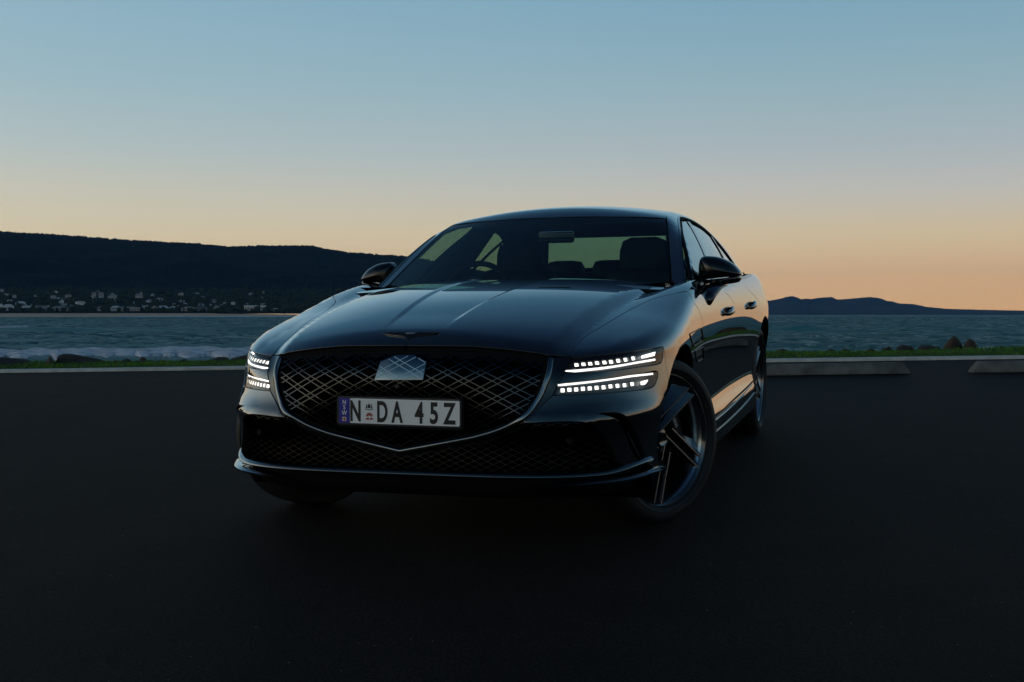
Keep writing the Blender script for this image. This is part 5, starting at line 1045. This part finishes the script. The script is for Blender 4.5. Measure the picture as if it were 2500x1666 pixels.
# shoulder cap closing body top to glass
def cap(name,y0,y1,n=24):
    V=[];ys=np.linspace(y0,y1,n)
    P1,n1=surf(FB,'side',np.stack([ys,1.010+.010*(ys-.8)],1),-.004)
    for a in P1: V+= [a,a+np.array([-.03,0,.006]),a+np.array([-.09,0,.004]),a+np.array([-.10,0,-.10])]
    f=[(i*4+j,(i+1)*4+j,(i+1)*4+j+1,i*4+j+1) for i in range(n-1) for j in range(3)]
    o=link(name,V,f,M['satin'],car,True); fixn(o); mirror_copy(o,car,name)
cap('door_sill_cap',.62,3.0)
# --- cowl
sweep('cowl',[(-.80,.74,.985),(-.5,.70,1.0),(0,.66,1.012),(.5,.70,1.0),(.80,.74,.985)],[(-.10,-.06),(.12,-.06),(.12,.0),(-.10,.012)],M['satin'],car)

# --- mirrors
def make_mirror(sg):
    r=empty('side_mirror',car)
    up_=[(.846,1.062),(.848,1.100),(.856,1.130),(.872,1.143),(.905,1.144),(.945,1.138),(.985,1.122),(1.02,1.100),(1.045,1.073),(1.056,1.052),(1.052,1.043),(.99,1.036),(.92,1.030),(.868,1.027),(.853,1.036)]
    lo2=[(.853,1.033),(.868,1.024),(.92,1.027),(.99,1.033),(1.052,1.040),(1.053,1.026),(1.045,1.012),(1.02,1.003),(.98,.999),(.92,.998),(.885,1.000),(.862,1.010)]
    yb=lambda u,w: 1.06+.10*(u-.95)
    def fn(u,w,d): return (u*sg,yb(u,w)-d,w)
    def cl(p): c=catmull(p+[p[0]],.008)[:-1]; return [tuple(q) for q in c]
    pillow('mirror_shell',cl(up_),(.93,1.075),.085,fn,M['shell'],r,14,2.2,.05)
    pillow('mirror_base',cl(lo2),(.95,1.016),.074,fn,M['gloss'],r,8,2.2,.05)
    b=box('mirror_glass',(.94*sg,1.112,1.072),(.13,.006,.075),M['chrome'],r,.02)
    path=[(.905,.80,.925),(.925,.86,.955),(.945,.93,.985),(.96,1.0,1.003),(.97,1.06,1.006)]
    sweep('mirror_arm',[(x*sg,y,z) for x,y,z in path],[(.034*math.cos(a),.018*math.sin(a)) for a in np.linspace(0,2*math.pi,13)[:-1]],M['gloss'],r,up=np.tile([.3*sg,-.4,.85],(5,1)),smooth=True,scale=[1.5,1.2,1.0,.9,.8])
    return r
make_mirror(1); make_mirror(-1)

# --- interior
box('cabin_floor',(0,1.85,.55),(1.66,2.7,.6),M['void'],car)
box('engine_bay',(0,-.05,.45),(1.1,1.05,.5),M['void'],car)
box('underbody',(0,1.65,.20),(1.3,4.2,.08),M['void'],car)
sweep('dashboard',[(-.78,.98,.93),(-.3,.92,.965),(.3,.92,.965),(.78,.98,.93)],[(-.24,-.2),(.24,-.2),(.24,-.02),(.20,.03),(.0,.045),(-.24,.05)],M['dash'],car)
def seat(x,y,z0,zt,w,rear=False):
    s=box('seat',(x,y+.02,(z0+zt)/2-.10),(w,.14,zt-z0),M['leather'],car,.06,4)
    return s
for x,ys in ((-.365,1.80),(.445,1.58)):
    s=box('front_seat',(x,ys,.90),(.46,.16,.40),M['leather'],car,.06,4)
    o=[(x-.22,.98),(x-.20,1.05),(x-.165,1.085),(x-.14,1.11),(x-.136,1.19),(x-.118,1.245),(x-.07,1.266),(x+.07,1.266),(x+.118,1.245),(x+.136,1.19),(x+.14,1.11),(x+.165,1.085),(x+.20,1.05),(x+.22,.98)]
    pillow('headrest',o,(x,1.12),.055,lambda u,w,d,ys=ys:(u,ys-d,w),M['leather'],s,8,2.2,.07)
for x,w in ((-.33,.13),(-.02,.12),(.38,.13)):
    pillow('rear_headrest',[(x-w,1.02),(x-w*.97,1.11),(x-w*.8,1.148),(x-w*.4,1.156),(x+w*.4,1.156),(x+w*.8,1.148),(x+w*.97,1.11),(x+w,1.02)],(x,1.08),.05,lambda u,w_,d:(u,2.68-d,w_),M['leather'],car,6,2.2,.06)
box('rear_seat',(0,2.72,.93),(1.42,.16,.30),M['leather'],car,.05,3)
box('parcel_shelf',(0,3.08,1.035),(1.36,.66,.03),M['dash'],car,.01)
for sg in (-1,1):
    # inner B-post trim with belt, rear roof post trim
    V=[(sg*.825,1.26,1.0),(sg*.80,1.82,1.0),(sg*.625,2.07,1.35),(sg*.615,1.72,1.368)]
    V+=[(a-sg*.03,b,c) for a,b,c in V]
    o=link('pillar_trim',V,[(0,1,2,3),(4,7,6,5),(0,4,5,1),(1,5,6,2),(2,6,7,3),(3,7,4,0)],M['dash'],car,False); fixn(o)
    V=[(sg*.80,2.80,1.02),(sg*.66,3.30,1.05),(sg*.53,2.90,1.32),(sg*.60,2.60,1.33)]
    V+=[(a-sg*.03,b,c) for a,b,c in V]
    o=link('pillar_trim',V,[(0,1,2,3),(4,7,6,5),(0,4,5,1),(1,5,6,2),(2,6,7,3),(3,7,4,0)],M['dash'],car,False); fixn(o)
# headliner
pv=np.array([(x,y) for y in np.linspace(1.34,2.72,10) for x in np.linspace(-.56,.56,9)]); 
hz=[(x,y,float(ROOF(y))-.158*x*x-.035) for x,y in pv]
o=link('headliner',hz,[(i*9+j,i*9+j+1,(i+1)*9+j+1,(i+1)*9+j) for i in range(9) for j in range(8)],M['dash'],car,True)
box('header_trim',(0,1.37,1.345),(.98,.09,.03),M['dash'],car,.01)
box('rear_header_trim',(0,2.75,1.335),(1.02,.12,.05),M['dash'],car,.01)
stw=[(-.37+.185*math.cos(a),1.06+.05*math.sin(a),.955+.175*math.sin(a)) for a in np.linspace(0,2*math.pi,41)[:-1]]
sw_=sweep('steering_wheel',stw,[(.016*math.cos(a),.016*math.sin(a)) for a in np.linspace(0,2*math.pi,9)[:-1]],M['leather'],car,up=np.tile([0,-.96,.27],(40,1)),closed=True,smooth=True)
box('rear_view_mirror',(.075,1.10,1.262),(.20,.03,.062),M['gloss'],car,.014)
box('sensor_housing',(.06,1.235,1.30),(.20,.10,.035),M['matte'],car,.015)

# --- wheels
def make_wheel():
    w=lathe('wheel',[(-.11,.262),(-.10,.249),(.03,.243),(.075,.257),(.090,.267),(.098,.273),(.104,.280),(.104,.286),(.098,.290),(.085,.290)],[M['barrel'],M['rim']],None,72,fm=[0,0,0,0,1,1,1,1,1])
    # tyre
    pr=[(-.10,.276),(-.120,.295),(-.126,.316),(-.118,.338),(-.100,.348)]
    for g in (-.06,-.02,.02,.06): pr+=[(g-.006,.352),(g-.005,.345),(g+.005,.345),(g+.006,.352)]
    pr+=[(.100,.348),(.112,.342),(.118,.338),(.125,.318),(.1245,.308),(.1275,.307),(.1275,.304),(.1235,.302),(.119,.294),(.112,.287),(.100,.283)]
    lathe('tyre',pr,M['tyre'],w,96)
    rl=lathe('rim_edge',[(.1045,.2790),(.1065,.2797),(.1065,.2812),(.1045,.2818)],M['machined'],w,96)
    for k in range(5):
        for j,o_ in enumerate((.030,.076)):
            a=math.radians(33-72*k); d=np.array([math.cos(a),math.sin(a)]); nn=np.array([-math.sin(a),math.cos(a)])
            r1=.275; t1=math.sqrt(r1*r1-o_*o_); t0=.012 if j==0 else .035
            V=[];ts=np.linspace(t0,t1,7)
            for i,t in enumerate(ts):
                f=i/6
                wd=.020+.066*f**1.4 if j==0 else .018+.060*f**1.4
                xl=.082+.016*f; xt=xl-.030-.022*f
                lead=d*t+nn*o_; lead2=d*t+nn*(o_+.0055); tr_=d*(t)+nn*(o_+wd)
                for q in (tr_,):
                    rr=np.linalg.norm(q)
                    if rr>.272: tr_=q*.272/rr
                low=d*t+nn*(o_+.0055)
                V+=[(xl,lead[0],lead[1]),(xl,lead2[0],lead2[1]),(xt+.010,tr_[0],tr_[1]),(xt-.006,tr_[0],tr_[1]),(xl-.05,low[0],low[1]),(xl-.012,lead[0],lead[1])]
            F=[];fm=[]
            for i in range(6):
                for q in range(6):
                    F.append((i*6+q,i*6+(q+1)%6,(i+1)*6+(q+1)%6,(i+1)*6+q)); fm.append(1 if q==0 else 0)
            F+=[tuple(range(6))[::-1],tuple(36+q for q in range(6))]; fm+=[0,0]
            o=link('spoke',V,F,[M['rim'],M['machined']],w,False,fm); fixn(o)
    hub=lathe('hub',[(.02,.075),(.055,.070),(.068,.060),(.074,.045),(.074,0)],M['rim'],w,40)
    lathe('hub_cap',[(.074,.031),(.090,.030),(.094,.027),(.092,.024),(.0925,0)],M['gchrome'],w,32)
    for k in range(5):
        a=math.radians(70+72*k); b=lathe('wheel_bolt',[(.066,.010),(.078,.010),(.080,.006),(.076,.005),(.076,0)],M['disc'],w,12); b.location=(0,.052*math.cos(a),.052*math.sin(a))
    lathe('brake_disc',[(-.03,.075),(.0,.075),(.006,.085),(.008,.198),(-.02,.20),(-.02,.08)],M['disc'],w,64)
    cal=lathe('brake_caliper',[(-.02,.12),(.035,.125),(.045,.14),(.045,.185),(.035,.200),(-.02,.205)],M['caliper'],w,16,arc=(math.radians(-30),math.radians(42)))
    tm=Matrix(((0,0,1,.0458),(0,1,0,.115),(1,0,0,.112),(0,0,0,1)))
    # lettering runs down the caliper
    R3=Matrix.Rotation(math.radians(-62),4,'X')
    mm=Matrix(((0,0,1,.0458),(1,0,0,0),(0,1,0,0),(0,0,0,1)))
    mm=R3@mm
    mm.translation=Vector((.0458,.150*math.cos(math.radians(28))*1.0,.150*math.sin(math.radians(28))))
    text('caliper_lettering','GENESIS',.024,M['white'],w,mm,.0005,.9)
    return w
wproto=make_wheel()
def tree_copy(o,parent):
    c=o.copy(); COL.objects.link(c); c.parent=parent
    for ch_ in o.children: tree_copy(ch_,c)
    return c
ST=math.radians(-28.5)
spec=[((.800,-.055,.352),ST),((-.800,-.055,.352),ST+math.pi),((.812,2.91,.352),0),((-.812,2.91,.352),math.pi)]
for i,(loc,rz) in enumerate(spec):
    o=wproto if i==0 else tree_copy(wproto,car)
    o.parent=car; o.location=loc; o.rotation_euler=(0,0,rz)
for yc,r in ((-.055,.415),(2.91,.425)):
    for sg in (1,-1):
        o=lathe('wheel_arch_liner',[(.50,r-.2),(.50,r),(.905,r)],[M['void']],car,40,arc=(math.radians(-28),math.radians(208)))
        o.location=(0,yc,.355)
        if sg<0: o.data.transform(Matrix.Diagonal((-1,1,1,1)))
